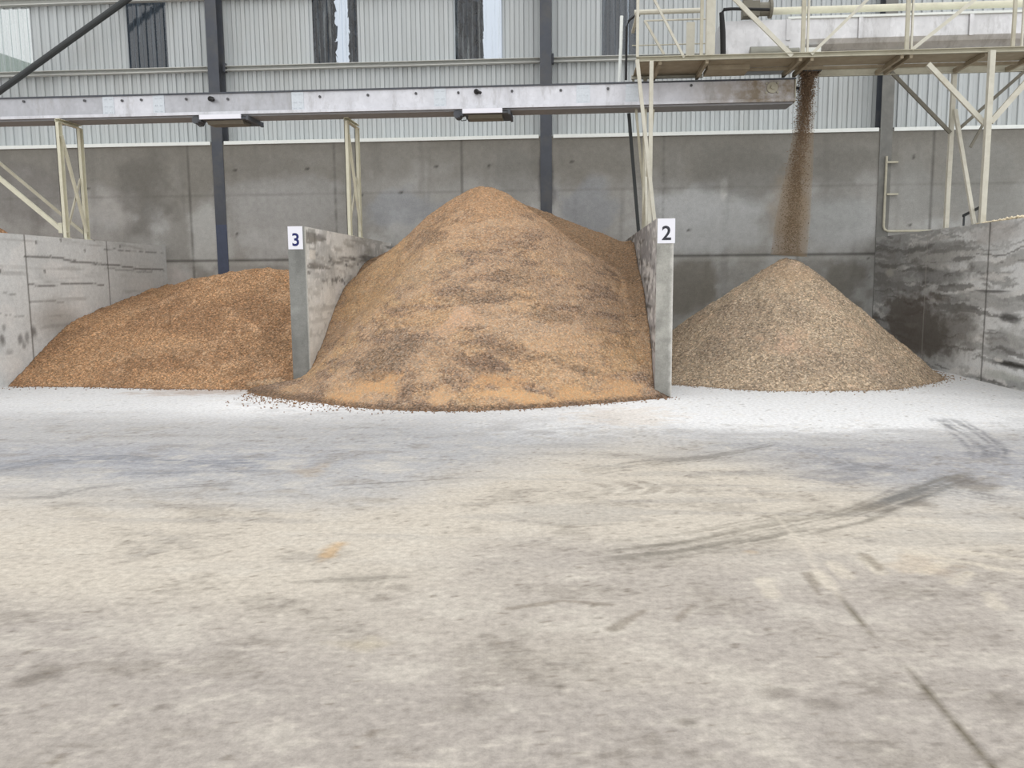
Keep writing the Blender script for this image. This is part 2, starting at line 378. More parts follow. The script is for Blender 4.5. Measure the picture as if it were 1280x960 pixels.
    # dark damp smudges
    for (x, y, w, h, k) in ((690, 838, 20, 8, .5), (700, 858, 16, 6, .75), (675, 845, 35, 14, .35), (60, 838, 34, 12, .55), (30, 852, 22, 8, .5), (1030, 878, 40, 14, .45), (980, 868, 30, 8, .4), (1250, 880, 50, 25, .35),
                        (860, 902, 12, 5, .6), (590, 880, 40, 12, .3), (200, 884, 10, 4, .5), (640, 820, 40, 40, .3), (1206, 600, 26, 12, .6), (1245, 870, 14, 8, .5), (500, 735, 30, 10, .35), (150, 835, 40, 10, .3),
                        (1150, 628, 24, 9, .55), (1100, 636, 30, 8, .4)):
        p = atZ(x, y); px = (atZ(x+w, y)-p).length; py = (atZ(x, y-h)-p).length
        d = np.hypot((X-p.x)/px, (Y-p.y)/py)+(n2-.5)*1.3+(n3-.5)*.9; c = mixc(c, lin((112, 104, 94)), sst(1.1, .3, d+(n4-.5)*2.2)*k)
    # spilled orange meal
    for (x, y, w, h, k, cc) in ((415, 688, 16, 12, .6, (206, 168, 116)), (390, 588, 28, 10, .45, (188, 170, 146)), (940, 690, 10, 3, .3, (200, 170, 130)), (1150, 705, 60, 14, .2, (200, 170, 130)), (330, 545, 80, 10, .0, (200, 180, 150)),
                        (780, 520, 90, 16, .35, (226, 208, 186)), (250, 490, 110, 5, .5, (180, 152, 128)), (460, 805, 60, 10, .2, (206, 190, 140))):
        p = atZ(x, y); px = (atZ(x+w, y)-p).length; py = (atZ(x, y-h)-p).length
        d = np.hypot((X-p.x)/px, (Y-p.y)/py)+(n3-.5)*1.2; c = mixc(c, lin(cc), sst(1., .3, d)*k)
    # specks
    sp = vnoise(V*np.array([30, 30, 1.]), 77); c = mixc(c, lin((110, 98, 82)), sst(.90, .97, sp)*.5)
    # joint in the slab
    d, al, sd, Lg = segdist(P2, W2([(930, 610), (985, 660), (1040, 735), (1090, 790), (1160, 868), (1260, 985)]))
    c = mixc(c, lin((226, 216, 200)), sst(.03, .012, d)*sst(Lg*.62, Lg*.56, al)*.45)
    c = mixc(c, lin((104, 96, 78)), sst(.018, .007, d+(n5-.5)*.012)*sst(Lg*.55, Lg*.65, al)*.9)
    return c
ys = np.concatenate([[-6, -2, 1, 2.2], np.geomspace(2.7, 17.5, 430), [18.5, 20, 22, 23.4]]); xs = np.concatenate([[-26, -22], np.linspace(-17, 10.5, 720), [13, 16]])
GX, GY = np.meshgrid(xs, ys); nv_ = GX.size; na = len(xs)
V = np.stack([GX.ravel(), GY.ravel(), np.zeros(nv_)], 1)
i = (np.arange(len(ys)-1)[:, None]*na+np.arange(na-1)[None, :]).reshape(-1)
fl = mesh_np('floor', V, np.stack([i, i+1, i+na+1, i+na], 1), paint_floor, MAT['floor']); tag(fl, 'dusty pale concrete slab floor with tyre marks', 'floor', kind='structure')

# ---- back wall of concrete
def holes(c, A, B, pts, r=.045, col=(70, 68, 64), k=.85):
    for a, b in pts:
        d = np.hypot(A-a, B-b); c = mixc(c, lin(col), sst(r, r*.5, d)*k)
    return c
def paint_back(V):
    n1 = fbm(V, (.5, .5, .5), 4, 31); n2 = fbm(V, (1.5, 1.5, 1.8), 5, 35); n3 = fbm(V, (9, 9, 9), 3, 39); dr = fbm(V, (4, 4, .35), 4, 43)
    X, Z = V[:, 0], V[:, 2]
    c = np.tile(lin((172, 171, 167)), (len(V), 1))
    c = mixc(c, lin((146, 144, 138)), sst(.42, .64, n1)*.65); c = mixc(c, lin((194, 195, 194)), sst(.52, .7, n2)*.55)
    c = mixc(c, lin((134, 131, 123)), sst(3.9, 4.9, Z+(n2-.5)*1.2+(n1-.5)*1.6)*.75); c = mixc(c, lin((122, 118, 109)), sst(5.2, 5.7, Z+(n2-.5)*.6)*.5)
    c = mixc(c, lin((120, 118, 112)), sst(.55, .75, dr)*.35)
    def patch(x, y, w, h, col, k, nz=1.0):
        nonlocal c
        p = atY(x, y, YB); s = (atY(x+w, y, YB)-p).length; t = (atY(x, y-h, YB)-p).length
        d = np.hypot((X-p.x)/s, (Z-p.z)/t)+(n2-.5)*nz*1.4+(n3-.5)*.3; c = mixc(c, lin(col), sst(1.1, .55, d)*k)
    patch(140, 265, 40, 26, (186, 184, 180), .7); patch(265, 290, 28, 55, (194, 195, 192), .75); patch(185, 245, 40, 60, (112, 110, 104), .6)
    patch(30, 240, 60, 40, (120, 116, 112), .5); patch(350, 255, 90, 50, (172, 172, 170), .6); patch(330, 210, 70, 20, (130, 127, 120), .5)
    patch(225, 350, 22, 22, (196, 192, 188), .8); patch(500, 265, 50, 30, (158, 164, 172), .5); patch(730, 265, 40, 40, (150, 156, 164), .5)
    patch(880, 280, 80, 40, (196, 198, 198), .7); patch(1050, 285, 60, 35, (188, 190, 190), .6); patch(875, 255, 60, 26, (196, 198, 198), .7); patch(905, 238, 6, 16, (214, 214, 210), .8, .5); patch(1040, 270, 50, 30, (166, 168, 166), .5)
    patch(930, 215, 70, 35, (128, 126, 120), .6); patch(1040, 210, 60, 40, (126, 124, 118), .6)
    patch(870, 360, 40, 40, (122, 117, 106), .7); patch(1060, 350, 40, 50, (118, 114, 104), .65); patch(945, 330, 30, 20, (150, 148, 140), .4)
    patch(985, 270, 25, 60, (160, 140, 112), .35)                       # meal dust beside the falling stream
    patch(682, 215, 9, 40, (84, 84, 86), .9, .6); patch(684, 250, 12, 20, (110, 110, 112), .6)
    patch(640, 215, 30, 40, (128, 128, 124), .4); patch(1230, 220, 60, 60, (150, 150, 146), .5); patch(1140, 235, 30, 50, (152, 152, 148), .5)
    for x in (237, 418, 578, 828, 1000, 1165):
        xx = atY(x, 230, YB).x; c = mixc(c, lin((86, 84, 80)), sst(.032, .010, np.abs(X-xx+(n3-.5)*.03))*(.35+.55*n2))
    zz = 2.60; c = mixc(c, lin((72, 70, 66)), sst(.045, .015, np.abs(Z-zz+(n3-.5)*.03))*.75); c = mixc(c, lin((186, 186, 180)), sst(.09, .03, np.abs(Z-zz+.10))*.3)
    zz = 4.32; c = mixc(c, lin((110, 108, 102)), sst(.03, .01, np.abs(Z-zz))*.25*n2*2)
    pts = [(269, 213), (294, 213), (384, 211), (274, 293), (297, 293), (545, 209), (612, 208), (715, 203), (861, 288), (995, 283), (1143, 196), (1137, 282), (501, 240), (452, 244), (110, 235)]
    q = [atY(a, b, YB) for a, b in pts]; c = holes(c, X, Z, [(p.x, p.z) for p in q], .055)
    m = sst(.70, .8, n3)*sst(.5, .62, n2); c = mixc(c, lin((80, 78, 74)), m*.6*sst(3.2, 2.4, Z))
    return c
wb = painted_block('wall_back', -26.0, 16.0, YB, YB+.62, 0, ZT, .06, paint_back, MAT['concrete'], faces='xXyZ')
tag(wb, 'tall grey concrete wall behind the heaps', 'wall', kind='structure')

# ---- bay walls
def streaks(V, A, Z, n2, col, c, k, seed, thr=.62, sz=9):
    s = fbm(np.stack([A*.45, Z*sz, 0*Z], 1), 1, 4, seed); return mixc(c, lin(col), sst(thr, thr+.1, s)*k*sst(.35, .6, n2))
def vjoint(c, A, y, n3, k=.7): return mixc(c, lin((98, 95, 90)), sst(.03, .008, np.abs(A-y+(n3-.5)*.03))*k)
def paint_left(V):
    n1 = fbm(V, .6, 4, 51); n2 = fbm(V, (1.6, 1.2, 2.2), 5, 55); n3 = fbm(V, 9, 3, 59)
    Y, Z = V[:, 1], V[:, 2]
    c = np.tile(lin((222, 224, 223)), (len(V), 1)); c = mixc(c, lin((200, 202, 201)), sst(.45, .66, n1)*.6); c = mixc(c, lin((236, 235, 232)), sst(.55, .7, n2)*.5)
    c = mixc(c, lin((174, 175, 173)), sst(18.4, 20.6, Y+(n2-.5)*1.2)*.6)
    def line(px, w, k, col=(92, 90, 86)):
        nonlocal c
        pts = [(atX(x, y, XL).y, atX(x, y, XL).z) for x, y in px]; d, al, sd, Lg = segdist(np.stack([Y, Z+(n3-.5)*.05+(n2-.5)*.06], 1), pts); c = mixc(c, lin(col), sst(w, w*.4, d)*k)
    line([(30, 320), (60, 321), (90, 326), (130, 330), (180, 336), (205, 338)], .030, .8); line([(36, 355), (62, 357), (100, 353), (130, 357)], .024, .75); line([(36, 377), (80, 377)], .02, .5)
    line([(130, 311), (170, 313), (205, 318)], .02, .6); line([(0, 367), (20, 368)], .02, .5); line([(130, 336), (190, 340)], .03, .45); line([(0, 392), (30, 396)], .018, .4)
    for x, y in ((30, 292), (133, 305)): c = vjoint(c, Y, atX(x, y, XL).y, n3, .85)
    for (x, y, w, h, k) in ((42, 415, 4, 9, .8), (25, 425, 4, 7, .7), (34, 422, 3, 8, .6), (3, 425, 4, 8, .8), (5, 410, 3, 6, .6), (30, 432, 3, 6, .6), (12, 440, 4, 4, .4)):
        p = atX(x, y, XL); s = (atX(x+w, y, XL)-p).length; t = (atX(x, y-h, XL)-p).length; d = np.hypot((Y-p.y)/s, (Z-p.z)/t)+(n3-.5)*1.; c = mixc(c, lin((106, 104, 102)), sst(1.2, .4, d)*k)
    p = atX(75, 400, XL); d = np.hypot((Y-p.y)/1.0, (Z-p.z)/.5); c = mixc(c, lin((140, 130, 118)), sst(1.3, .3, d+(n2-.5))*.5)
    pts = [atX(x, y, XL) for x, y in ((45, 303), (106, 313), (76, 300), (118, 300), (150, 308), (0, 339), (56, 339))]; c = holes(c, Y, Z, [(p.y, p.z) for p in pts], .05, (96, 94, 90), .8)
    c = streaks(V, Y, Z, n2, (128, 125, 120), c, .35, 61)
    return c
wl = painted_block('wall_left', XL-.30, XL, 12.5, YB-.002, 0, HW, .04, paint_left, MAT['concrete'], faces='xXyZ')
tag(wl, 'pale grey concrete wall closing the left bay', 'wall', kind='structure')
def paint_right(V):
    n1 = fbm(V, .6, 4, 71); n2 = fbm(V, (1.6, 1.1, 2.4), 5, 75); n3 = fbm(V, 9, 3, 79)
    Y, Z = V[:, 1], V[:, 2]
    c = np.tile(lin((228, 229, 228)), (len(V), 1)); c = mixc(c, lin((202, 203, 202)), sst(.42, .62, n1)*.7)
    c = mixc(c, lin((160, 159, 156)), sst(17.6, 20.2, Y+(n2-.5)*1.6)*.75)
    n4 = fbm(V, (3, 3, 6), 5, 77, .65)
    def hs(col, k, seed, thr, sy, sz, w=.06):
        nonlocal c
        s_ = fbm(np.column_stack([Y*sy, Z*sz+(n3-.5)*.35+.5*n1*sz+(n4-.5)*1.2, 0*Y]), 1, 4, seed, .5); c = mixc(c, lin(col), sst(thr, thr+w, s_)*k)
    zone = sst(.9, 1.5, Z)
    hs((118, 117, 114), .6, 181, .60, .5, 8, .05); hs((228, 226, 222), .65, 185, .57, .8, 9); hs((100, 98, 94), .7, 195, .62, .5, 11, .04); hs((140, 139, 136), .5, 197, .56, .9, 7)
    c = mixc(c, lin((140, 138, 134)), sst(.56, .68, n4)*.4)
    def patch(x, y, w, h, col, k, nz=1.):
        nonlocal c
        p = atX(x, y, XR); s = max((atX(x+w, y, XR)-p).length, .02); t = (atX(x, y-h, XR)-p).length; d = np.hypot((Y-p.y)/s, (Z-p.z)/t)+((n2-.5)*1.5+(n4-.5)*1.3)*nz; c = mixc(c, lin(col), sst(1.15, .5, d)*k)
    patch(1140, 405, 60, 45, (100, 92, 84), .85); patch(1190, 415, 45, 38, (112, 108, 102), .75); patch(1110, 340, 26, 40, (128, 124, 118), .5); patch(1180, 345, 50, 12, (90, 88, 84), .6); patch(1170, 320, 50, 20, (120, 118, 112), .5)
    patch(1250, 430, 30, 22, (112, 110, 106), .6); patch(1262, 398, 14, 6, (78, 76, 74), .8); patch(1112, 341, 6, 6, (180, 176, 168), .9, .3); patch(1250, 290, 40, 14, (196, 192, 188), .6); patch(1230, 368, 50, 10, (196, 196, 194), .7)
    patch(1255, 380, 40, 10, (184, 184, 182), .6); patch(1270, 420, 14, 14, (196, 196, 192), .5)
    patch(1262, 455, 30, 5, (62, 60, 56), .95, .5); patch(1248, 450, 8, 3, (226, 224, 218), .9, .4); patch(1255, 470, 30, 7, (190, 192, 186), .8, .5); patch(1240, 364, 26, 2, (70, 68, 66), .8, .3)
    for (x, k, col) in ((1158, .5, (176, 172, 166)), (1235, .8, (86, 84, 80))):
        yy = atX(x, 330, XR).y; c = mixc(c, lin(col), sst(.04, .01, np.abs(Y-yy+(n3-.5)*.03))*k)
    return c
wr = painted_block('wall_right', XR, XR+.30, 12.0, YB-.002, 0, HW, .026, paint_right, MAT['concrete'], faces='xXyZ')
tag(wr, 'stained grey concrete wall closing the right bay', 'wall', kind='structure')

def paint_div(face_side, front, seed):
    def f(V):
        n1 = fbm(V, .8, 4, seed); n2 = fbm(V, (2., 1.8, 2.6), 5, seed+4); n3 = fbm(V, 10, 3, seed+8)
        X, Y, Z = V[:, 0], V[:, 1], V[:, 2]; isf = (Y < (Y3 if seed == 101 else Y2)+.001)
        c = np.tile(lin(face_side), (len(V), 1)); c = mixc(c, lin(np.array(face_side)*.78), sst(.45, .65, n1)*.7); c = mixc(c, lin(np.minimum(np.array(face_side)*1.14, 240)), sst(.54, .7, n2)*.6)
        c = streaks(V, Y, Z, 1-n2*.5, (92, 88, 82), c, .7, seed+20, .60, 8)
        q5 = fbm(V, (3, 3, 6), 5, seed+30, .65); c = mixc(c, lin((84, 82, 80)), sst(.57, .66, q5)*.75*sst(.4, .9, Z)*sst(2.8, 2.3, Z)); c = mixc(c, lin((246, 244, 240)), sst(.57, .66, 1-q5)*.6); c = mixc(c, lin((150, 146, 138)), sst(.5, .7, fbm(V, (1.2, 1.2, 9), 5, seed+35, .65))*.55)
        if seed == 101:
            c = mixc(c, lin((240, 238, 231)), sst(2.2, 1.3, Z+(n2-.5)*.8)*.6)
            d = np.maximum(np.abs(Y-15.62)/.20, np.abs(Z-2.78)/.19); c = mixc(c, lin((96, 92, 86)), sst(.75, .85, d)*sst(1.12, 1.0, d)*.5*(.4+n2)); d = np.maximum(np.abs(Y-15.62)/.2, np.abs(Z-2.5)/.09); c = mixc(c, lin((226, 220, 208)), sst(1.1, .8, d)*.6)
        f2 = np.tile(lin(front), (len(V), 1)); f2 = mixc(f2, lin(np.array(front)*.85), sst(.4, .65, fbm(V, (3, 3, 1.2), 4, seed+41))*.8); f2 = mixc(f2, lin(np.minimum(np.array(front)*1.18, 240)), sst(.6, .75, n2)*.5)
        f2 = mixc(f2, lin((112, 112, 108)), sst(.5, .0, Z+(n2-.5)*.3)*.6)
        if seed == 151: e = sst(X2R-.05, X2R-.005, X+(n3-.5)*.06); f2 = mixc(f2, lin((232, 230, 224)), e*.8)
        else: e = sst(X3R-.03, X3R-.003, X+(n3-.5)*.05); f2 = mixc(f2, lin((216, 212, 202)), e*.8)
        return np.where(isf[:, None], f2, c)
    return f
div3 = painted_block('bay_divider', X3L, X3R, Y3, YB-.002, 0, HW, .035, paint_div((226, 226, 222), (148, 149, 145), 101), MAT['concrete'], faces='xXyZz')
tag(div3, 'concrete dividing wall carrying the number 3 sign, with a bright chipped right face', 'dividing wall')
div2 = painted_block('bay_divider', X2L, X2R, Y2, YB-.002, 0, HW, .035, paint_div((174, 172, 172), (174, 173, 166), 151), MAT['concrete'], faces='xXyZz')
tag(div2, 'concrete dividing wall carrying the number 2 sign, between central and right heaps', 'dividing wall')

def sign(x0, x1, y, z0, z1, ch, mat, label, lean=0):
    s = MB().box(x0, x1, y-.008, y-.001, z0, z1).build('number_sign', MAT['white']); tag(s, label, 'sign')
    cu = bpy.data.curves.new('t', 'FONT'); cu.body = ch; cu.align_x = 'CENTER'; cu.align_y = 'CENTER'; cu.size = .34; cu.extrude = .0015; cu.offset = .006
    t = bpy.data.objects.new('t', cu); COL.objects.link(t); bpy.context.view_layer.update()
    me = bpy.data.meshes.new_from_object(t.evaluated_get(bpy.context.evaluated_depsgraph_get())); bpy.data.objects.remove(t)
    vs = [v.co for v in me.vertices]; cx = (min(v.x for v in vs)+max(v.x for v in vs))/2; cy = (min(v.y for v in vs)+max(v.y for v in vs))/2
    me.transform(Matrix.Translation((-cx, -cy, 0))); k = .235/(max(v.y for v in vs)-min(v.y for v in vs)); me.transform(Matrix.Scale(k, 4))
    me.transform(Matrix.Rotation(math.pi/2, 4, 'X')); me.transform(Matrix.Translation(((x0+x1)/2+.005, y-.0095, z0+(z1-z0)*.42)))
    link('digit', me, mat, s)
a = atY(359.5, 283, Y3); b = atY(379, 311.5, Y3); sign(a.x, b.x, Y3, b.z, min(a.z, HW+.02), '3', MAT['navy'], 'white sheet with a navy number 3 on the left dividing wall')
a = atY(822, 273.3, Y2); b = atY(843.6, 304, Y2); sign(a.x, b.x, Y2, b.z, a.z, '2', MAT['ink'], 'white sheet with a dark number 2 on the right dividing wall')

# ------------------------------------------------------------------ cladding, girts, clear sheets
PITCHX = .25; ZTOP = 12.5
def corrug(x0, x1, z0, z1, y, name, mat, th=.004):
    """trapezoidal sheet; ribs towards the room, aligned to a common module"""
    pts = []
    k0 = math.floor(x0/PITCHX)-1; k1 = math.ceil(x1/PITCHX)+1
    for k in range(k0, k1+1):
        for dx, dy in ((0, 0), (.004, -.012), (.112, -.012), (.116, 0), (.134, 0), (.141, -.052), (.232, -.052), (.239, 0)):
            x = k*PITCHX+dx
            if x0 < x < x1: pts.append((x, y+dy))
    pts = [(x0, y)]+pts+[(x1, y)]
    bm = bmesh.new(); A = [bm.verts.new((x, yy, z0)) for x, yy in pts]; B = [bm.verts.new((x, yy, z1)) for x, yy in pts]
    for k in range(len(pts)-1): bm.faces.new((A[k], A[k+1], B[k+1], B[k]))
    bmesh.ops.recalc_face_normals(bm, faces=bm.faces)
    me = bpy.data.meshes.new(name); bm.to_mesh(me); bm.free()
    return me
wins = [(-16.6, atY(40, 40, YC).x, 'frost', 9.46), (atY(160, 50, YC).x, atY(209, 50, YC).x, 'smoke', ZTOP), (atY(391, 40, YC).x, atY(447, 40, YC).x, 'clear', ZTOP), (atY(569, 40, YC).x, atY(627, 40, YC).x, 'clear', ZTOP), (atY(752, 40, YC).x, atY(797, 40, YC).x, 'smoke', ZTOP)]
ZW = atY(420, 79, YC).z
mes = [corrug(-26.0, 16.0, ZT-.02, ZW, YC, 'c', None)]
xs_ = [-26.0]+[q for w in wins for q in w[:2]]+[16.0]
for k in range(0, len(xs_), 2): mes.append(corrug(xs_[k], xs_[k+1], ZW, ZTOP, YC, 'c', None))
mes.append(corrug(wins[0][0], wins[0][1], 9.46, ZTOP, YC, 'c', None))
bm = bmesh.new()
for m_ in mes: bm.from_mesh(m_); bpy.data.meshes.remove(m_)
me = bpy.data.meshes.new('wall_rear'); bm.to_mesh(me); bm.free()
tag(link('wall_rear', me, MAT['clad']), 'light grey ribbed metal wall sheeting above the concrete', 'wall', kind='structure')
wl_lab = ['bright milky clear sheet at the far left of the ribbed wall', 'dark weathered clear sheet left of the left steel column', 'clear sheet with a bright streak, right of the left steel column', 'clear sheet with its bright strip at the right edge, left of the middle steel column', 'dark clear sheet right of the middle steel column']
for k, w in enumerate(wins):
    o = link('window_%d' % (k+1), corrug(w[0], w[1], ZW, w[3], YC, 'window', None), MAT[w[2]]); tag(o, wl_lab[k], 'window', kind='structure')

# columns
XC = [-9.50, -.67, 7.97, -18.2]
def seggirt(name, z, h, d, mat, label, x0=-26.0, x1=16.0, y=YC-.05):
    m = MB(); cuts = [x0]+[q for x in sorted(XC) for q in (x-.16, x+.16)]+[x1]
    for k in range(0, len(cuts), 2):
        if cuts[k+1] > cuts[k]: m.prism([(y, z-h/2), (y-d, z-h/2), (y-d, z-h/2+.02), (y-.02, z-h/2+.02), (y-.02, z+h/2-.015), (y-d, z+h/2-.015), (y-d, z+h/2), (y, z+h/2)], cuts[k], cuts[k+1])
    tag(m.build(name, mat), label, 'rail', kind='structure')
zg = atY(420, 81.5, YC-.2).z
seggirt('trim_1', zg, .12, .16, MAT['girt'], 'pale horizontal rail under the clear sheets')
seggirt('trim_2', 9.58, .16, .18, MAT['girt'], 'upper horizontal rail at the top left of the wall', -26.0, 16.0)
m = MB(); cuts = [-26.0]+[q for x in sorted(XC) for q in (x-.19, x+.19)]+[16.0]
for k in range(0, len(cuts), 2): m.prism([(YB-.03, ZT-.05), (YB-.03, ZT+.04), (YB+.10, ZT+.055), (YC-.045, ZT+.09), (YC-.045, ZT+.002), (YB-.005, ZT+.002), (YB-.005, ZT-.05)], cuts[k], cuts[k+1])
tag(m.build('trim_3', MAT['trim']), 'white flashing strip along the top of the concrete wall', 'flashing', kind='structure')
labs = ['dark steel column at the left, behind the left outlet of the long conveyor', 'dark steel column in the middle, behind the peak of the central heap', 'dark steel column at the right, behind the corner of the right bay', 'steel column farthest left, holding the lower end of the slanting brace']
for k, x in enumerate(XC):
    c = empty('steel_column', (x, YB-.015, 0), labs[k], 'column')
    m = MB(); m.bar((x, YB-.014, 3.55 if k == 0 else 0), (x, YB-.014, ZTOP), .30, .024, (0, 1, 0)); m.build('front_flange', MAT['dustcol' if k == 2 else 'dark'], c)
    if k == 0: m = MB(); m.bar((x, YB-.0135, 0), (x, YB-.0135, 3.549), .30, .023, (0, 1, 0)); m.build('column_foot', MAT['bluesteel'], c)['label'] = 'bluer, cleaner foot of the column'
    m = MB(); m.bar((x, (YB+YC)/2-.05, ZT+.06), (x, (YB+YC)/2-.05, ZTOP), .014, YC-YB-.16, (0, 1, 0)); m.build('web', MAT['dark'], c)
    m = MB(); m.bar((x, YC-.12, ZT+.10), (x, YC-.12, ZTOP), .30, .02, (0, 1, 0)); m.build('rear_flange', MAT['dark'], c)
    for zz in (zg+.02,):
        m = MB(); m.box(x+.151, x+.20, YB+.25, YB+.42, zz-.12, zz+.12); m.build('girt_cleat', MAT['dark'], c)
a = atY(-95, 182, YB-.125); b = atY(262, -75, YB-.125)
a = b+(a-b)*((b.x+18.2)/(b.x-a.x)); m = MB(); m.tube([a, b], .085, 12); o = m.build('steel_brace', MAT['brace'], None, False); tag(o, 'dark round steel brace slanting across the upper left wall', 'brace')

# ------------------------------------------------------------------ piles
def smin(a, b, k): h = np.clip(.5+.5*(b-a)/k, 0, 1); return b*(1-h)+a*h-k*h*(1-h)
def smax(a, b, k): return -smin(-a, -b, k)
def sat(c, g, k):
    l = c[:, :3]@np.array([.3, .55, .15]); return np.column_stack([np.clip(l[:, None]+(c[:, :3]-l[:, None])*k, 0, 1)*g, c[:, 3:]])
def pile(name, xs, ys, hfun, keep, mat, label, paint, cat='heap', grain=.016, gain=(.94, 1.06)):
    GX, GY = np.meshgrid(xs, ys); P = np.stack([GX.ravel(), GY.ravel(), 0*GX.ravel()], 1)
    h = hfun(P[:, 0], P[:, 1])
    lump = (fbm(P, 1.3, 4, 201)-.5)*.16+(fbm(P, 6, 3, 211)-.5)*.05+(fbm(P, 22, 2, 221)-.5)*grain*2
    h = h+lump*sst(0, .35, h)+(fbm(P, 26, 1, 231)-.5)*.025*sst(-.02, .05, h)
    P[:, 2] = np.maximum(h, -.004); na = len(xs)
    i = (np.arange(len(ys)-1)[:, None]*na+np.arange(na-1)[None, :]).reshape(-1); Q = np.stack([i, i+1, i+na+1, i+na], 1)
    c = P[Q].mean(1); ok = (h[Q].max(1) > 0)&keep(c[:, 0], c[:, 1]); Q = Q[ok]
    used = np.unique(Q); mp = -np.ones(len(P), int); mp[used] = np.arange(len(used)); V = P[used]; Q = mp[Q]
    # side and bottom skirt: close the heap down to the floor
    E = np.concatenate([Q[:, [k, (k+1) % 4]] for k in range(4)]); key = np.sort(E, 1); _, inv, cnt = np.unique(key, axis=0, return_inverse=True, return_counts=True)
    be = E[cnt[inv.ravel()] == 1]; bv = np.unique(be); m2 = {int(v): len(V)+k for k, v in enumerate(bv)}; low = V[bv].copy(); low[:, 2] = -.004
    S_ = np.array([[e[1], e[0], m2[int(e[0])], m2[int(e[1])]] for e in be])
    pf = paint; paint = lambda q: sat(pf(q), *gain)
    o = mesh_np(name, np.concatenate([V, low]), np.concatenate([Q, S_]), paint, mat, None, True)
    return tag(o, label, cat)
def lines(a, b, step, *brk):
    ks = [a, *brk, b]; out = []
    for p, q in zip(ks, ks[1:]): out.append(np.linspace(p, q, max(2, int(round((q-p)/step))+1))[:-1])
    return np.concatenate(out+[[b]])
EPS = .004
def hit(hfun, x, y):
    d = ray(x, y)
    for k in range(1500):
        q = O+d*(11.5+k*.008)
        if q.z <= float(hfun(np.array([q.x]), np.array([q.y]))[0]): return q
    return q
def blob(c, fin, V, hfun, x, y, w, h, col, k, smooth, n2, nz=1.2, rot=0):
    """a patch of other meal lying on a heap"""
    p = hit(hfun, x, y); px = hit(hfun, x+w, y); s_ = max(abs(px.x-p.x), .05); pz = hit(hfun, x, y-h); t_ = max((pz-p).length, .05)
    A = V[:, 0]-p.x; B = (V[:, 1]-p.y)*.8+(V[:, 2]-p.z)*.6
    d = np.hypot(A/s_+rot*B/t_, B/t_)+(n2-.5)*nz*2+(fbm(V, (5, 5, 9), 4, 451, .7)-.5)*1.6; m = sst(1.15, .55, d)*k
    return mixc(c, lin(col), m), fin*(1-m)+smooth*m
# central heap
AX, AY, AZ = -1.90, 18.42, 4.12
def h_cone(X, Y):
    d = np.hypot(X-AX, Y-AY); ang = np.arctan2(Y-AY, X-AX)
    R = 5.56+.10*np.sin(3*ang+1.0)+.08*np.sin(7*ang)-.95*np.exp(-((ang+2.42)/.36)**2)
    cone = AZ*(1-np.sqrt(d*d+.30)/R)*1.07
    cone = smin(cone, 4.08+0*cone, .22)
    cone = smax(cone, .26*(5.32-d)-2*sst(-1.7, -1.3, ang)-2*sst(2., 2.6, ang), .05)
    return cone
def h_mid(X, Y):
    cone = h_cone(X, Y)
    # second heap lying behind and along divider 2, meeting the front cone in a crease
    b = 3.90-np.hypot((X+1.4)*.40, np.maximum(0, np.abs(Y-20.6)-.25)*.74)
    berm = np.interp(Y, [13.6, 14.4, 15.4, 16.7, 18.4, 19.4, 20.5, 22.6], [-.3, .33, 1.10, 1.80, 2.30, 2.80, 2.92, 2.75])-.30*(1.41-X)-3.0*np.maximum(0, X-1.41)-1.2*np.maximum(0, 14.9-Y)
    return smax(cone, smax(b, berm, .10), .025)
keep_mid = lambda X, Y: ((X > X3R)|(Y < Y3))&((X < X2L)|(Y < Y2))
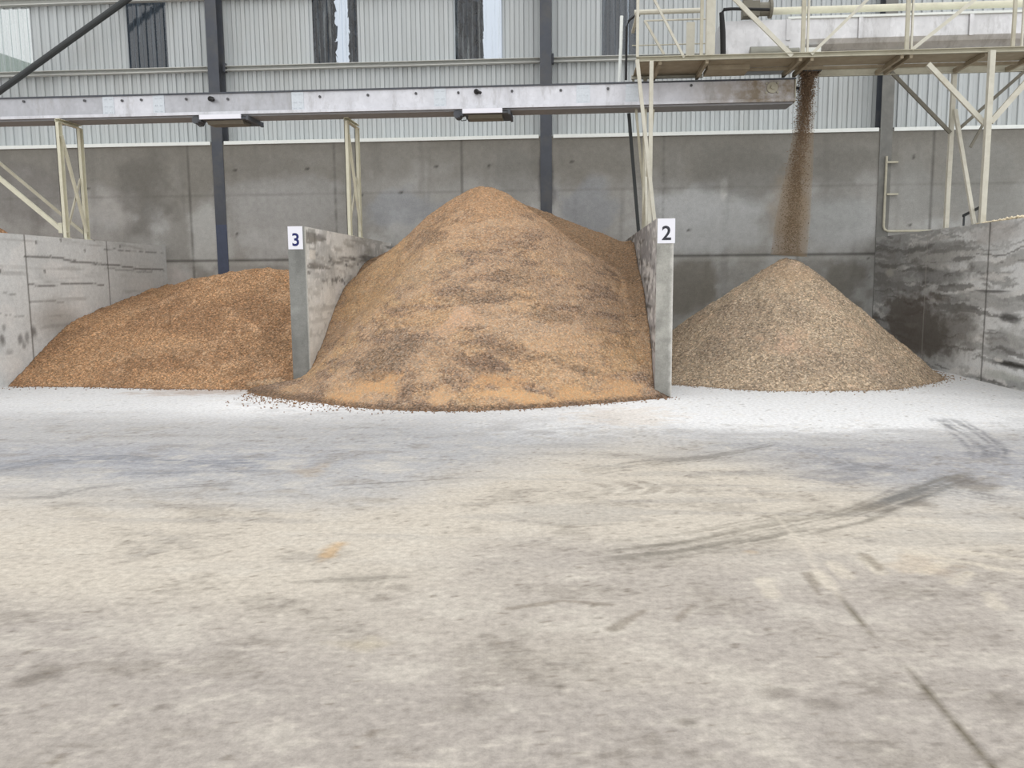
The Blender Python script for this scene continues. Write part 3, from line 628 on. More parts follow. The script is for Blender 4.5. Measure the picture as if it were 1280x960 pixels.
def paint_mid(V):
    n1 = fbm(V, (.7, .7, 1.3), 4, 401); n2 = fbm(V, (2.2, 2.2, 4.5), 6, 405, .62); n3 = fbm(V, (1.4, 3, 6), 6, 409, .62); n4 = fbm(V, 14, 2, 415)
    c = np.tile(lin((177, 151, 127)), (len(V), 1)); fin = np.full(len(V), .35)
    c = mixc(c, lin((192, 161, 129)), sst(.45, .62, n1)*.8)
    top = sst(2.2, 3.6, V[:, 2]+(n1-.5)); c = mixc(c, lin((187, 153, 122)), top*.8)
    m = sst(.50, .62, n3)*(1-top*.5); c = mixc(c, lin((145, 124, 108)), m*.75); fin = fin*(1-m)
    m = sst(.55, .66, n2); c = mixc(c, lin((210, 179, 149)), m*.5); fin = fin*(1-m*.5)+.8*m*.5
    for a in ((450, 490, 50, 16, (206, 168, 130), .95, .85), (480, 480, 22, 14, (204, 166, 128), .9, .85), (552, 492, 17, 13, (205, 171, 137), .95, .85), (625, 478, 38, 9, (203, 164, 126), .8, .8), (650, 496, 60, 8, (211, 173, 134), .95, .85), (720, 492, 50, 10, (205, 167, 128), .85, .8),
              (775, 484, 38, 16, (200, 163, 126), .85, .8), (578, 396, 24, 12, (205, 173, 146), .9, .7), (556, 413, 20, 8, (198, 167, 140), .8, .7), (470, 350, 36, 26, (195, 163, 127), .6, .5), (530, 335, 50, 22, (196, 167, 135), .55, .5), (660, 410, 70, 20, (193, 167, 143), .6, .4),
              (720, 430, 40, 18, (196, 165, 135), .6, .5), (770, 440, 26, 30, (193, 161, 126), .5, .5)):
        c, fin = blob(c, fin, V, h_mid, *a, n2)
    for a in ((480, 448, 40, 22, (134, 116, 100), .65, 0), (640, 440, 60, 12, (140, 119, 102), .7, 0), (530, 300, 30, 12, (145, 124, 106), .6, 0), (620, 372, 60, 10, (146, 125, 106), .6, 0), (690, 400, 40, 12, (144, 123, 104), .6, 0), (600, 455, 40, 10, (135, 114, 98), .7, 0), (720, 462, 40, 8, (140, 119, 100), .6, 0), (510, 488, 12, 14, (135, 115, 99), .8, 0), (650, 345, 40, 12, (154, 131, 109), .5, .1)):
        c, fin = blob(c, fin, V, h_mid, *a, n2)
    # browner meal of the second heap behind, with part of its shade painted in
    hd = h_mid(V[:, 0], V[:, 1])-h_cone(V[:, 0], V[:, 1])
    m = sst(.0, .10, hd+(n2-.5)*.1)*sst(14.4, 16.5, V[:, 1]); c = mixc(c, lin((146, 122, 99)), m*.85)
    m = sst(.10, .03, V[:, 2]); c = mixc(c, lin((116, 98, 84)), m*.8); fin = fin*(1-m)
    return np.column_stack([c, fin])
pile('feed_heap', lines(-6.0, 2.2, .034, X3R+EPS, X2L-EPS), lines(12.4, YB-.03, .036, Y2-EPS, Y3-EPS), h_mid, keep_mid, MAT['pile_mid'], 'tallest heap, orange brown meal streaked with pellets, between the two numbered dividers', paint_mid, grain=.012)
# right heap
BX, BY, BZ = 4.60, 18.40, 2.50
def h_right(X, Y):
    d = np.hypot(X-BX, Y-BY)+1e-6; R = 3.27-.30*(X-BX)/d+.04*np.sin(9*np.arctan2(Y-BY, X-BX))
    c = BZ*(1-np.sqrt(d*d+.10)/R)*1.05
    return smin(c, 2.45+0*c, .14)
def paint_rightheap(V):
    n1 = fbm(V, (1.2, 1.2, 1.6), 4, 421); n2 = fbm(V, 3, 4, 425)
    c = np.tile(lin((181, 162, 139)), (len(V), 1)); fin = np.full(len(V), .05)
    c = mixc(c, lin((155, 138, 120)), sst(.45, .65, n1)*.6); m = sst(.6, .72, n2); c = mixc(c, lin((199, 171, 145)), m*.5); fin += m*.3
    c, fin = blob(c, fin, V, h_right, 985, 428, 22, 14, (198, 169, 145), .6, .5, n2)
    c, fin = blob(c, fin, V, h_right, 985, 340, 30, 14, (185, 160, 133), .6, .5, n2)
    return np.column_stack([c, fin])
pile('feed_heap', lines(X2R+EPS, XR-EPS, .034), lines(14.6, YB-.03, .036), h_right, lambda X, Y: X < 99, MAT['pile_right'], 'grey brown cone of pellets in the right bay under the falling stream', paint_rightheap, grain=.02, gain=(1.08, 1.0))
# left heap
cx_ = np.array([-11.2, -10.6, -9.9, -9.3, -8.9, -8.5, -8.0, -7.4, -6.9, -6.4, -5.8, -5.1]); cz_ = np.array([1.17, 1.22, 1.33, 1.52, 1.82, 2.06, 2.18, 2.30, 2.34, 2.28, 2.12, 1.95])
def h_left(X, Y):
    toe = np.interp(X, [-11.1, -9.6, -7.8, -6.2, -5.2], [15.72, 15.68, 15.38, 15.27, 15.22]); s = np.interp(X, [-11.1, -9.5, -8.3, -5], [.54, .62, .70, .72])
    front = (Y-toe)*s; crest = np.interp(X, cx_, cz_); yc = toe+crest/s
    back = crest+np.interp(X, [-11.1, -9.3, -8.4, -5], [.17, .14, -.06, -.25])*(Y-yc)
    bump = 2.15-np.hypot((X+10.1)*.55, (Y-21.9)*.5)
    return smax(smin(front, back, .16), bump, .06)
def paint_leftheap(V):
    n1 = fbm(V, (1.0, 1.0, 1.6), 4, 431); n2 = fbm(V, 3, 4, 435)
    c = np.tile(lin((165, 132, 102)), (len(V), 1)); fin = np.full(len(V), .15)
    c = mixc(c, lin((138, 109, 85)), sst(.45, .65, n1)*.7); c = mixc(c, lin((178, 147, 118)), sst(.56, .7, n2)*.5)
    c, fin = blob(c, fin, V, h_left, 330, 440, 40, 40, (135, 109, 86), .5, .1, n2); c, fin = blob(c, fin, V, h_left, 210, 435, 70, 10, (178, 147, 117), .45, .3, n2)
    c, fin = blob(c, fin, V, h_left, 335, 478, 20, 4, (189, 164, 136), .6, .4, n2)
    return np.column_stack([c, fin])
pile('feed_heap', lines(XL+EPS, X3L-EPS, .034), lines(14.8, YB-.03, .036), h_left, lambda X, Y: X < 99, MAT['pile_left'], 'low brown heap in the left bay, left of the number 3 divider', paint_leftheap, grain=.02, gain=(1.07, 1.04))
# heap beyond the left wall (only its crown shows)
p = atY(-4, 282, 19.5)
def h_far(X, Y): d = np.hypot(X-p.x+1.2, Y-19.5); return (p.z+.75)-np.sqrt(d*d+.1)*.72
pile('feed_heap', lines(-17.9, XL-.31, .06), lines(14.0, YB-.03, .06), h_far, lambda X, Y: X < 99, MAT['pile_far'], 'orange crown of a heap just showing over the left wall at the photo edge', lambda V: np.tile(np.append(lin((180, 142, 110)), .2), (len(V), 1)), grain=.02)

# loose pellets along each toe
def crumbs(name, pts, rr, mat, label):
    base = np.array([[1, 0, 0], [-1, 0, 0], [0, 1, 0], [0, -1, 0], [0, 0, 1], [0, 0, -1]], float); tri = np.array([[0, 2, 4], [2, 1, 4], [1, 3, 4], [3, 0, 4], [2, 0, 5], [1, 2, 5], [3, 1, 5], [0, 3, 5]])
    n = len(pts); sc = rr[:, None, None]*(1+.5*rng.random((n, 1, 3))); an = rng.random(n)*6.28; ca, sa = np.cos(an), np.sin(an)
    B = base[None]*sc*np.array([1.3, .8, .7]); R = np.zeros((n, 3, 3)); R[:, 0, 0] = ca; R[:, 0, 1] = -sa; R[:, 1, 0] = sa; R[:, 1, 1] = ca; R[:, 2, 2] = 1
    V = (np.einsum('nij,nkj->nki', R, B)+pts[:, None, :]).reshape(-1, 3); Q = (tri[None]+6*np.arange(n)[:, None, None]).reshape(-1, 3)
    o = mesh_np(name, V, Q, None, mat); tag(o, label, 'pellets', kind='stuff'); return o
def toe_pts(f, x0, x1, y0, y1, n, keep, spread=.35):
    out = []
    while len(out) < n:
        X = rng.uniform(x0, x1, 8000); Y = rng.uniform(y0, y1, 8000); h = f(X, Y); pr = np.exp(h/(.72*spread))*(h < .0); m = (rng.random(8000) < pr)&keep(X, Y)
        out += list(zip(X[m], Y[m]))
    q = np.array(out[:n]); r = rng.uniform(.006, .014, n); return np.column_stack([q, r*.8]), r
P_, r_ = toe_pts(h_mid, -6.2, 2.3, 12.0, 15.2, 800, lambda X, Y: ((X > X3R+.03)|(Y < Y3-.03)&(X > -5.9))&((X < X2L-.03)|(Y < Y2-.03)), .075); crumbs('loose_pellets', P_, r_, MAT['pellet_brown'], 'loose pellets scattered along the front edge of the tallest heap')
P_, r_ = toe_pts(h_right, 1.75, 7.75, 14.6, 18.5, 800, lambda X, Y: X < 7.8, .10); crumbs('loose_pellets', P_, r_, MAT['pellet_grey'], 'loose pellets scattered around the foot of the right cone')
P_, r_ = toe_pts(h_left, -11.0, -5.25, 14.8, 16.2, 500, lambda X, Y: X < 99, .08); crumbs('loose_pellets', P_, r_, MAT['pellet_brown'], 'loose brown pellets along the front edge of the left heap')
# meal lying on top of the right wall
n = 1400; yy = rng.uniform(12.2, 17.2, n); xx = XR+.02+rng.random(n)*.25; hh = (.02+.05*fbm(np.column_stack([xx*4, yy*3, 0*xx]), 1, 3, 301))*sst(17.2, 15.5, yy)
crumbs('spilled_meal', np.column_stack([xx, yy, HW+hh*rng.random(n)+.006]), rng.uniform(.012, .03, n), plain('pale meal', (240, 226, 196), .9), 'pale meal lying along the top of the right wall')

# ------------------------------------------------------------------ falling stream and its dust
n = 15000; t = rng.random(n)**2.3; z = 6.28-t*3.78
w = np.interp(t, [0, .25, .55, 1], [.16, .15, .18, .28]); cxs = np.interp(t, [0, .35, .7, 1], [4.88, 4.80, 4.68, 4.60])
g1 = rng.normal(0, 1, n)*.5; g2 = rng.normal(0, 1, n)*.5
clump = fbm(np.column_stack([cxs+g1*w, g2, z*1.2]), (6, 3, 1.2), 2, 333)
k_ = clump > np.interp(t, [0, .4, 1], [.0, .35, .47])
pts = np.column_stack([cxs+g1*w, 18.45+g2*w, z])[k_]; r = rng.uniform(.006, .012, n)[k_]
crumbs('falling_feed', pts, r, MAT['grain'], 'brown stream of feed falling from the upper conveyor onto the right cone')
m = MB(); m.tube([(4.88, 18.45, 6.18), (4.84, 18.45, 5.2), (4.76, 18.45, 4.2), (4.66, 18.45, 3.2), (4.60, 18.45, 2.46)], [.14, .20, .28, .36, .38], 20)
vm = bpy.data.materials.new('feed dust'); vm.use_nodes = True; nt = vm.node_tree; nt.nodes.clear(); out = nt.nodes.new('ShaderNodeOutputMaterial'); pv = N(nt, 'ShaderNodeVolumePrincipled'); pv.inputs['Color'].default_value = (*lin((240, 206, 164)), 1); pv.inputs['Density'].default_value = 1.6; nt.links.new(pv.outputs[0], out.inputs['Volume'])
tag(m.build('dust_cloud', vm, None, True), 'thin tan dust hanging around the falling stream of feed', 'dust', kind='stuff')

# ------------------------------------------------------------------ long low conveyor on its frames
YF, YR = 18.40, 19.00; ZB, ZTc = 5.63, 6.06; XE = 4.60
cv = empty('drag_conveyor', (-2.0, YF, ZB), 'long galvanised conveyor running left to right above the heaps', 'conveyor')
sx = [-25.0]+[atY(x, 120, YF).x for x in (135, 198, 372, 550, 729)]+[XE]
for k in range(6):
    m = MB(); m.box(sx[k], sx[k+1]-.002, YF, YR, ZB, ZTc); m.build('casing_section', MAT['galvdull' if k in (0, 2) else 'galv'], cv)
m = MB(); m.box(-25.0, XE+.02, YF-.035, YR+.035, ZTc, ZTc+.03); m.build('lid', MAT['dark'], cv)
m = MB(); m.box(-25.0, XE+.01, YF-.05, YF-.001, ZB-.012, ZB+.05); m.build('bottom_flange', MAT['galv'], cv)
m = MB(); m.box(-25.0, XE-.02, YF+.02, YR, ZB-.05, ZB-.013); m.build('bottom_plate', MAT['greyunder'], cv)
jm = plain('brushed joint plate', (212, 218, 224), .45, metal=.4, var=.14, scale=26, spec=.5)
for (x, wd) in ((135, 14), (198, 14), (372, 15), (550, 15), (729, 17), (790, 16)):
    X0 = atY(x-wd/2, 120, YF).x; X1 = atY(x+wd/2, 120, YF).x; m = MB(); m.box(X0, X1, YF-.012, YF-.0005, ZB+.052, ZTc-.002)
    for bx in (X0+.05, (X0+X1)/2-.04, (X0+X1)/2+.04, X1-.05):
        for bz in (ZB+.09, (ZB+ZTc)/2, ZTc-.06): m.tube([(bx, YF-.012, bz), (bx, YF-.024, bz)], .012, 6)
    m.build('joint_plate', jm, cv)
for x, y in ((265, 124), (596, 115)):
    q = atY(x, y, YF); m = MB(); m.tube([(q.x, YF-.001, q.z), (q.x, YF-.10, q.z-.01)], .055, 12); m.tube([(q.x+.02, YF-.10, q.z-.01), (q.x+.10, YF-.14, q.z-.05)], .03, 10); m.build('level_sensor', MAT['black'], cv)
for x, y in ((30, 127), (106, 126), (153, 126), (177, 125), (233, 124), (285, 124), (400, 121), (460, 119), (520, 117), (573, 116), (640, 114), (701, 113), (760, 111), (864, 107)):
    q = atY(x, y, YF); m = MB(); m.tube([(q.x, YF-.001, q.z), (q.x, YF-.03, q.z)], .028, 8); m.build('bolt_head', MAT['bolt'], cv)
# slide outlets under the conveyor
for (xa, xb) in ((249, 301), (578, 628)):
    A = atY(xa, 150, YF-.1).x; B = atY(xb, 150, YF-.1).x
    g = MB(); g.box(A, B, YF-.10, YF-.07, ZB-.115, ZB-.02); og = g.build('outlet_gate', MAT['white'], cv)
    m = MB(); zz = ZB-.06
    m.box(A+.02, B+.12, YF-.069, YR+.25, zz-.06, zz-.02); m.box(B+.121, B+.17, YF-.12, YR+.22, zz-.09, zz+.01); m.build('slide_tray', MAT['dark'], cv)
    m = MB(); m.prism([(YF+.05, zz-.061), (YR-.05, zz-.061), (YR-.12, zz-.13), (YF+.12, zz-.13)], A+.10, B-.02); m.build('outlet_spout', MAT['dullsteel'], cv)
    m = MB(); m.tube([(A-.12, YF-.02, zz-.05), (A-.12, YF+.28, zz-.05)], .085, 14); m.box(A-.06, A+.015, YF-.05, YF+.15, zz-.09, zz-.01); ac = m.build('gate_motor', MAT['dark'], cv)
    m = MB(); m.tube([(A-.10, YF-.03, zz-.12), (A-.02, YF-.05, zz-.2), (A+.07, YF-.05, zz-.19), (A+.12, YF-.05, zz-.10)], .010, 6); m.build('cable_loop', MAT['black'], ac)
m = MB(); q = atY(965, 110, YF); m.box(XE+.001, XE+.02, YF-.03, YR+.03, ZB-.02, ZTc+.03); m.build('end_plate', MAT['creamdusty'], cv)
m = MB(); m.tube([(q.x, YF-.001, q.z), (q.x, YF-.05, q.z)], .11, 20); m.tube([(q.x, YF-.05, q.z), (q.x, YF-.12, q.z)], .045, 14)
for k in range(4): an = math.pi/4+k*math.pi/2; m.tube([(q.x+.16*math.cos(an), YF-.001, q.z+.13*math.sin(an)), (q.x+.16*math.cos(an), YF-.035, q.z+.13*math.sin(an))], .022, 6)
m.build('shaft_bearing', MAT['creamdusty'], cv)
m = MB(); m.tube([(XE+.021, YF+.1, ZB+.28), (XE+.12, YF+.1, ZB+.27)], .03, 8); m.build('chain_tensioner', MAT['brace'], cv)

def support_frame(x, ya, yb, ztop, label, strut=None):
    f = empty('support_frame', (x, (ya+yb)/2, HW), label, 'support frame')
    for yy in (ya, yb):
        m = MB(); m.channel((x, yy, HW+.015), (x, yy, ztop-.08), (.14), .08, .012, (1, 0, 0)); m.box(x-.08, x+.08, yy-.07, yy+.07, HW, HW+.015); m.build('leg', MAT['cream'], f)
    m = MB(); m.channel((x, ya-.05, ztop-.04), (x, yb+.05, ztop-.04), .08, .10, .012, (1, 0, 0)); m.build('cap_rail', MAT['cream'], f)
    m = MB(); m.bar((x+.03, ya+.03, ztop-.35), (x+.03, yb-.05, HW+.18), .05, .07); m.build('diagonal_brace', MAT['cream'], f)
    m = MB(); m.bar((x-.03, ya+.06, HW+.10), (x-.03, yb-.06, ztop-1.2), .03, .05); m.build('diagonal_brace', MAT['creamdusty'], f)
    if strut:
        d_ = Vector((0, yb-ya, 0)); m = MB(); m.bar(Vector(strut[0])+d_, Vector(strut[1])+d_, .06, .06, (0, 1, 0)); m.build('raking_strut', MAT['creamdusty'], f)
        m = MB(); m.bar(*strut, .085, .085, (0, 1, 0)); m.build('raking_strut', MAT['cream'], f)
        m = MB(); m.box(x-.16, x-.03, ya-.03, ya+.03, HW+.12, HW+.34); m.build('gusset', MAT['cream'], f)
support_frame(XL-.10, 18.22, 19.02, ZB-.05, 'cream steel frame with a long raking strut, standing on the left wall', ((XL-.10, 18.22, HW+.10), (-14.1, 18.22, ZB-.06)))
support_frame((X3L+X3R)/2+.06, 18.80, 19.72, ZB-.05, 'narrow cream steel frame standing on the number 3 divider')
q0 = Vector((1.27, 19.42, ZB-.05)); q1 = Vector((1.47, 19.42, HW))
m = MB(); m.bar((1.24, 19.05, ZB-.05), (1.50, 19.30, HW), .07, .07); tag(m.build('steel_prop', MAT['brace']), 'thin dark steel prop from divider 2 up to the long conveyor', 'prop')

# ------------------------------------------------------------------ catwalk, upper right
CY0, CY1, CZ = 17.20, 18.60, 6.21; CX0, CX1 = 1.26, 12.2
cw = empty('catwalk', (1.55, CY0, HW), 'cream steel catwalk with truss railing, carried over the right bay', 'catwalk')
m = MB(); m.channel((CX0, CY0, CZ+.04), (CX1, CY0, CZ+.04), .09, .07, .012, (0, -1, 0)); m.build('front_chord', MAT['creamdusty'], cw)
m = MB(); m.channel((CX0, CY1, CZ+.02), (2.75, CY1, CZ+.02), .08, .07, .012, (0, -1, 0)); m.build('rear_chord', MAT['creamgrey'], cw)
m = MB(); m.channel((5.0, CY1, CZ+.02), (CX1, CY1, CZ+.02), .16, .07, .012, (0, -1, 0)); m.build('rear_chord', MAT['creamdusty'], cw)
m = MB(); m.box(CX0+.03, 2.70, CY0+.04, CY1-.04, CZ+.03, CZ+.05); m.box(2.701, CX1, CY0+.04, 18.05, CZ+.03, CZ+.05); m.build('deck_plate', MAT['under'], cw)
m = MB(); m.box(2.72, 3.55, 17.75, 18.35, CZ-.06, CZ+.028); m.build('inspection_tray', MAT['under'], cw)
for x in (1.72, 2.62, 4.40, 4.62, 6.30, 6.47, 7.86, 8.9):
    m = MB(); m.bar((x, CY0+.02, CZ-.02), (x, CY1, CZ-.02), .06, .09); m.build('cross_beam', MAT['under'], cw)
m = MB(); m.bar((2.72, 18.10, CZ-.0), (CX1, 18.10, CZ-.0), .05, .06); m.build('stringer', MAT['under'], cw)
ZR = 8.15
for (px, wd, mt) in ((797, .055, 'creamgrey'), (877, .06, 'creamdusty'), (1004, .075, 'creamdusty'), (1010, .035, 'creamgrey'), (1134, .07, 'creamdusty'), (1140, .03, 'creamgrey'), (1267, .06, 'creamdusty'), (1278, .03, 'creamgrey')):
    x = atY(px, 40, CY0).x; m = MB(); m.bar((x, CY0, CZ+.085), (x, CY0, ZR), wd, .05, (0, 1, 0)); m.build('post', MAT[mt], cw)
def dg(p0, p1, y=CY0, w=.055, mt='creamgrey', nm='diagonal'):
    a, b = atY(*p0, y), atY(*p1, y); m = MB(); m.bar(a, b, .03, w, (0, 0, 1)) if False else m.bar(a, b, w, .04, (0, 1, 0)); return m.build(nm, MAT[mt], cw)
dg((912, -8), (990, 70), w=.085); dg((1092, -8), (1014, 68)); dg((1228, -8), (1140, 62), w=.065); dg((814, -8), (855, 72), w=.045); dg((806, 26), (830, 68), CY1, .05); dg((870, 70), (850, 22), CY1, .04) if False else None
m = MB(); a = atY(793, 15.5, CY1); b = atY(876, 14, CY1); m.tube([(a.x, CY1, a.z), (b.x, CY1, a.z)], .05, 10); m.build('handrail', MAT['creamgrey'], cw)
m = MB(); a = atY(795, 15, CY0+.02); m.box(CX0-.01, CX0+.05, CY0, CY1, 7.12, 7.17); m.build('end_rail', MAT['creamgrey'], cw)
m = MB(); a = atY(805, 26, CY1); m.tube([(a.x, CY1, a.z), (2.9, CY1, a.z)], .018, 6); m.build('knee_rail', MAT['creamgrey'], cw)
m = MB(); a = atY(790, 57, CY1); m.tube([(a.x, CY1, a.z), (2.9, CY1, a.z)], .012, 6); m.build('knee_rail', MAT['creamdusty'], cw)
a0, a1 = atY(858, 28, CY1), atY(868, 70, CY1); m = MB(); m.box(a0.x, a1.x, CY1-.02, CY1+.0, 6.62, a0.z); m.build('toe_panel', MAT['creamgrey'], cw)
a0, a1 = atY(883, 10, CY0+.35).x, atY(894, 10, CY0+.35).x; m = MB(); m.box(a0, a1, CY0+.28, CY0+.42, CZ+.05, ZR+.6); m.build('tall_post', MAT['creamgrey'], cw)
def leg(a, b, mt='creamgrey', w=.075, nm='leg'): m = MB(); m.bar(a, b, w, w, (0, 1, 0)); return m.build(nm, MAT[mt], cw)
leg((1.55, CY0, HW), (1.55, CY0, CZ), w=.075); leg((1.66, CY0-.04, HW), (1.27, CY0-.04, CZ+.02), w=.07, nm='raking_leg'); leg((1.55, CY1, HW), (1.55, CY1, CZ), 'creamdusty'); leg((1.63, CY1+.02, HW), (1.30, CY1+.05, CZ), 'creamdusty', .05, 'raking_leg')
leg((1.50, CY0+.04, HW), (1.56, CY1-.04, 5.0), 'creamgrey', .05, 'diagonal'); leg((1.60, CY0+.05, 5.3), (1.52, CY1, HW), 'creamdusty', .05, 'diagonal')
leg((7.90, CY0-.10, HW), (7.90, CY0-.10, CZ), 'creamgrey', .10); leg((7.90, CY1+.08, HW), (7.90, CY1+.08, CZ), 'creamgrey', .085)
a = atX(1218, 280, 7.93); leg((7.93, a.y, HW), (7.93, CY1+.02, atX(1188, 140, 7.93).z), 'creamgrey', .07, 'diagonal')
# sway braces over the right bay (front plane and rear plane)
for p0, p1, y, w, mt in (((1160, 80), (1232, 156), CY0, .09, 'creamgrey'), ((1292, 92), (1238, 153), CY0, .10, 'creamgrey'), ((1114, 90), (1188, 166), CY1, .07, 'dullsteel'), ((1300, 72), (1200, 160), CY1, .06, 'dullsteel'), ((1232, 150), (1213, 184), CY1-.2, .05, 'dullsteel')):
    a, b = atY(*p0, y), atY(*p1, y); m = MB(); m.bar(a, b, w, w*.7, (0, 1, 0)); m.build('sway_brace', MAT[mt], cw)

# upper conveyor (U trough) with its spout
UY0, UY1 = 17.95, 18.85; UX0 = atY(902, 40, UY0).x; z_top = atY(1040, 23, UY0).z; z_mid = atY(1040, 48, UY0).z
uc = empty('screw_conveyor', (UX0, UY0, CZ+.05), 'bright galvanised U trough conveyor lying along the catwalk', 'conveyor')
prof = [(UY0, z_top), (UY0, z_mid), (UY0+.05, z_mid-.09), (UY0+.16, z_mid-.19), (UY0+.30, z_mid-.26), (UY0+.45, z_mid-.28), (UY0+.60, z_mid-.26), (UY0+.74, z_mid-.19), (UY0+.85, z_mid-.09), (UY1, z_mid), (UY1, z_top)]
xb = atY(1003, 40, UY0).x
m = MB(); m.prism(prof, xb, 12.4); m.build('trough', MAT['galv2'], uc)
m = MB(); m.box(UX0+.001, xb-.001, UY0-.02, UY1+.02, CZ+.06, z_top); m.build('end_box', MAT['galv2'], uc)
m = MB(); m.box(xb-.30, 12.4, UY0-.05, UY1+.05, z_top+.001, z_top+.045); m.build('trough_lid', MAT['trim'], uc)
for px in (985, 1075, 1213):
    x = atY(px, 40, UY0).x; m = MB(); m.box(x-.04, x+.04, UY0-.045, UY0-.0205, z_mid-.02, z_top-.002); m.build('trough_flange', MAT['galv2'], uc)
m = MB(); q0, q1 = atY(938, 58, UY0-.2), atY(985, 58, UY0-.2); m.tube([(q0.x, UY0-.18, CZ+.24), (q1.x, UY0-.18, CZ+.24)], .12, 20); m.tube([(q1.x, UY0-.18, CZ+.24), (q1.x+.22, UY0-.18, CZ+.24)], .08, 14); m.build('drive_motor', plain('grey motor paint', (150, 150, 140), .5), uc)
m = MB(); m.box(xb+.02, xb+.4, UY0-.03, UY0-.001, CZ+.35, CZ+.43) if False else m.box(xb+.03, xb+.35, UY0-.10, UY0-.002, CZ+.20, CZ+.34); m.build('terminal_box', MAT['trim'], uc)
m = MB()
for zz, k in ((CZ-.02, .17), (CZ+.36, .24)): pass
rg = [[(4.93+sx*k, 18.45+sy*k, zz) for sx, sy in ((-1, -1), (1, -1), (1, 1), (-1, 1))] for zz, k in ((CZ-.02, .17), (CZ+.34, .26))]
vv = [[m.bm.verts.new(p) for p in r_] for r_ in rg]
for k in range(4): m.bm.faces.new((vv[0][k], vv[0][(k+1) % 4], vv[1][(k+1) % 4], vv[1][k]))
m.bm.faces.new(vv[1]); m.build('discharge_spout', MAT['brace'], uc)
m = MB(); g0 = atY(948, 5, 17.85); m.box(g0.x-.30, g0.x+.02, 17.78, 18.05, z_top+.05, z_top+.34); m.tube([(g0.x+.02, 17.9, z_top+.2), (g0.x+.22, 17.9, z_top+.2)], .13, 16); m.tube([(g0.x+.22, 17.9, z_top+.2), (g0.x+.27, 17.9, z_top+.2)], .18, 16); m.tube([(g0.x-.2, 17.9, z_top+.34), (g0.x-.2, 17.9, z_top+.6)], .1, 14); m.build('gearbox', MAT['dullsteel'], uc)
# cables and pipes
ca = lambda pts, y: [atY(a, b, y) for a, b in pts]
m = MB(); m.tube(ca([(904, 70), (903.5, 40), (902, 16), (905, 12), (915, 11), (940, 11.5), (962, 12)], 17.62), [.055, .055, .045, .035, .03, .03, .03], 8); tag(m.build('cable_bundle', MAT['black']), 'black cable bundle rising beside the end box of the upper conveyor', 'cable')
m = MB(); m.tube(ca([(800, 19), (792, 21), (786, 26), (783.5, 34), (783, 60), (782.5, 100)], 18.9), .025, 8); tag(m.build('hanging_cable', MAT['black']), 'black cable looping down at the left end of the catwalk', 'cable')
m = MB(); m.tube(ca([(777, 20), (776, 60), (774, 99)], 18.95)+[Vector((atY(774, 99, 18.95).x, 18.95, ZTc+.022))], .035, 8); tag(m.build('cable_conduit', MAT['trim']), 'pale upright conduit left of the hanging black cable', 'pipe')
z1 = atY(1130, 9, 18.3).z; m = MB(); m.tube([(atY(964, 10, 18.3).x, 18.3, z1), (12.4, 18.3, z1)], .07, 14); tag(m.build('supply_pipe', MAT['cream']), 'cream pipe running above the lid of the upper conveyor', 'pipe')
tp = atY(1109, 200, YB-.1); bt = atY(1104.5, 289, YB-.1); e2 = (tp.x+1.2, YB-.1, bt.z)
cp = empty('conduit_pipe', (tp.x, YB-.1, bt.z), 'thin pale conduit bent along the top corner of the right bay', 'pipe')
m = MB(); m.tube([(tp.x, YB-.06, tp.z+.1), (tp.x, YB-.06, bt.z+.12), (tp.x+.03, YB-.06, bt.z+.04), (tp.x+.12, YB-.06, bt.z), (tp.x+1.2, YB-.06, bt.z)], .03, 8); m.build('pipe', MAT['creamdusty'], cp)
for yy in (203, 243):
    q = atY(1110, yy, YB-.05); m = MB(); m.box(q.x-.04, q.x+.24, YB-.10, YB-.002, q.z-.02, q.z+.025); m.build('bracket', MAT['creamdusty'], cp)
m = MB(); a, b = Vector((7.98, 18.1, 3.22)), Vector((7.98, 17.35, 3.34)); m.bar(a, b, .03, .05); m.bar((7.98, 17.4, HW), (7.98, 17.4, 3.33), .03, .03); m.bar((7.98, 18.05, HW), (7.98, 18.05, 3.22), .03, .03)
tag(m.build('steel_bracket', MAT['brace']), 'small dark steel bracket on the right wall beside the rear leg', 'bracket')

# ------------------------------------------------------------------ outside the sheeting
gr = MB().box(-40, 30, 23.6, 60, -.05, -.001).build('ground', MAT['ground']); tag(gr, 'gravel yard behind the building', 'ground', kind='structure')
def tree(x0, x1, y, top, label, seed):
    rg = np.random.default_rng(seed); cx = (x0+x1)/2; rx = (x1-x0)/2
    t = empty('conifer_tree', (cx, y, 0), label, 'tree', 'trees behind the clear sheets')
    MB().tube([(cx, y, 0), (cx, y, top*.8)], [.22, .08], 8).build('trunk', MAT['bark'], t)
    n = 5200; zz = .6+rg.random(n)*(top-.6); pr = np.clip((top-zz)/2.5, 0, 1)**.6; an = rg.random(n)*6.283; rad = np.sqrt(rg.random(n))*pr*rx
    c = np.column_stack([cx+rad*np.cos(an), y+rad*np.sin(an)*.8, zz]); a = rg.normal(0, .10, (n, 3)); b = rg.normal(0, .10, (n, 3))+np.array([0, 0, .22])
    V = np.stack([c-a, c+b, c+a, c-b], 1).reshape(-1, 3); V[:, 0] = np.clip(V[:, 0], x0, x1)
    mesh_np('foliage', V, np.arange(4*n).reshape(-1, 4), None, MAT['leaf'], t)
TY = 31.0
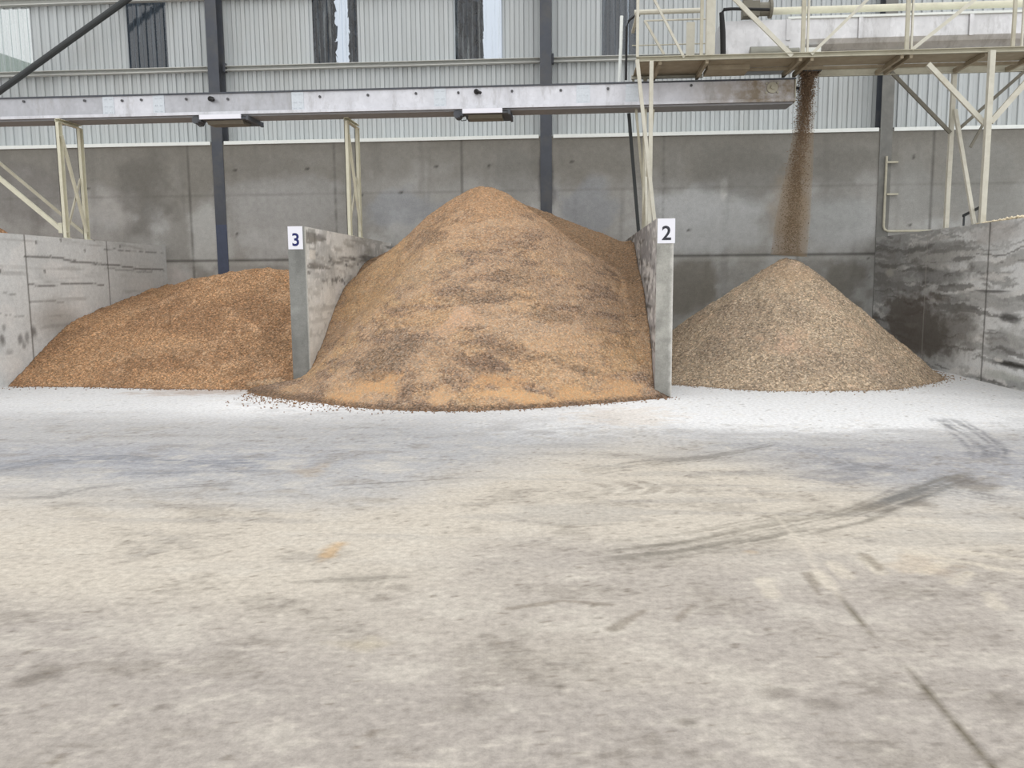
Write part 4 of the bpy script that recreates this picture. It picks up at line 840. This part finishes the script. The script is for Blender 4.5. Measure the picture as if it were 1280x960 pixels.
for (p0, p1, tp, lb) in ((146, 191, 14, 'dark tree behind the weathered sheet left of the left column, left one'), (194, 226, 14, 'dark tree behind the weathered sheet left of the left column, right one'), (376, 419, 15, 'dark tree left of the bright streak in the clear sheet'), (437, 470, 15, 'dark tree right of the bright streak in the clear sheet'), (556, 604, 15, 'dark tree behind the clear sheet left of the middle column'), (742, 784, 15, 'dark tree behind the dark clear sheet, left one'), (786, 815, 15, 'dark tree behind the dark clear sheet, right one')):
    tree(atY(p0, 40, TY).x, atY(p1, 40, TY).x, TY, tp, lb, p0)
sa, sb = atY(-30, 45, 34), atY(75, 90, 34)
sh = empty('outbuilding', (sa.x, 36, 0), 'pale outbuilding with a sloping eave behind the milky sheet', 'building')
m = MB(); m.box(sa.x-1, sb.x, 34.2, 38, 0, sb.z-.1); m.build('wall', MAT['shed'], sh)
m = MB(); q = [(sa.x-1, sa.z), (sb.x+.4, sb.z-.2), (sb.x+.4, sb.z-.4), (sa.x-1, sb.z-.4)]; A = [m.bm.verts.new((x, 34, z)) for x, z in q]; B = [m.bm.verts.new((x, 38.4, z)) for x, z in q]
m.bm.faces.new(A); m.bm.faces.new(B[::-1])
for k in range(4): m.bm.faces.new((A[k], B[k], B[(k+1) % 4], A[(k+1) % 4]))
m.build('roof', MAT['shed'], sh)

# ------------------------------------------------------------------ light
w = bpy.data.worlds.new('overcast'); S.world = w; w.use_nodes = True; nt = w.node_tree; bg = nt.nodes['Background']
tc = nt.nodes.new('ShaderNodeTexCoord'); vm2 = nt.nodes.new('ShaderNodeVectorMath'); vm2.operation = 'DOT_PRODUCT'; vm2.inputs[1].default_value = Vector((.46, -.22, .86)).normalized()
nt.links.new(tc.outputs['Generated'], vm2.inputs[0]); mr = nt.nodes.new('ShaderNodeMapRange'); mr.inputs[1].default_value = -1; mr.inputs[2].default_value = 1; mr.inputs[3].default_value = .35; mr.inputs[4].default_value = 1.25
nt.links.new(vm2.outputs['Value'], mr.inputs[0]); nt.links.new(mr.outputs[0], bg.inputs['Strength']); bg.inputs['Color'].default_value = (.995, .997, 1, 1)

S.view_settings.view_transform = 'Standard'; S.view_settings.look = 'None'; S.view_settings.exposure = .42; S.view_settings.gamma = 1; S.view_settings.use_curve_mapping = False
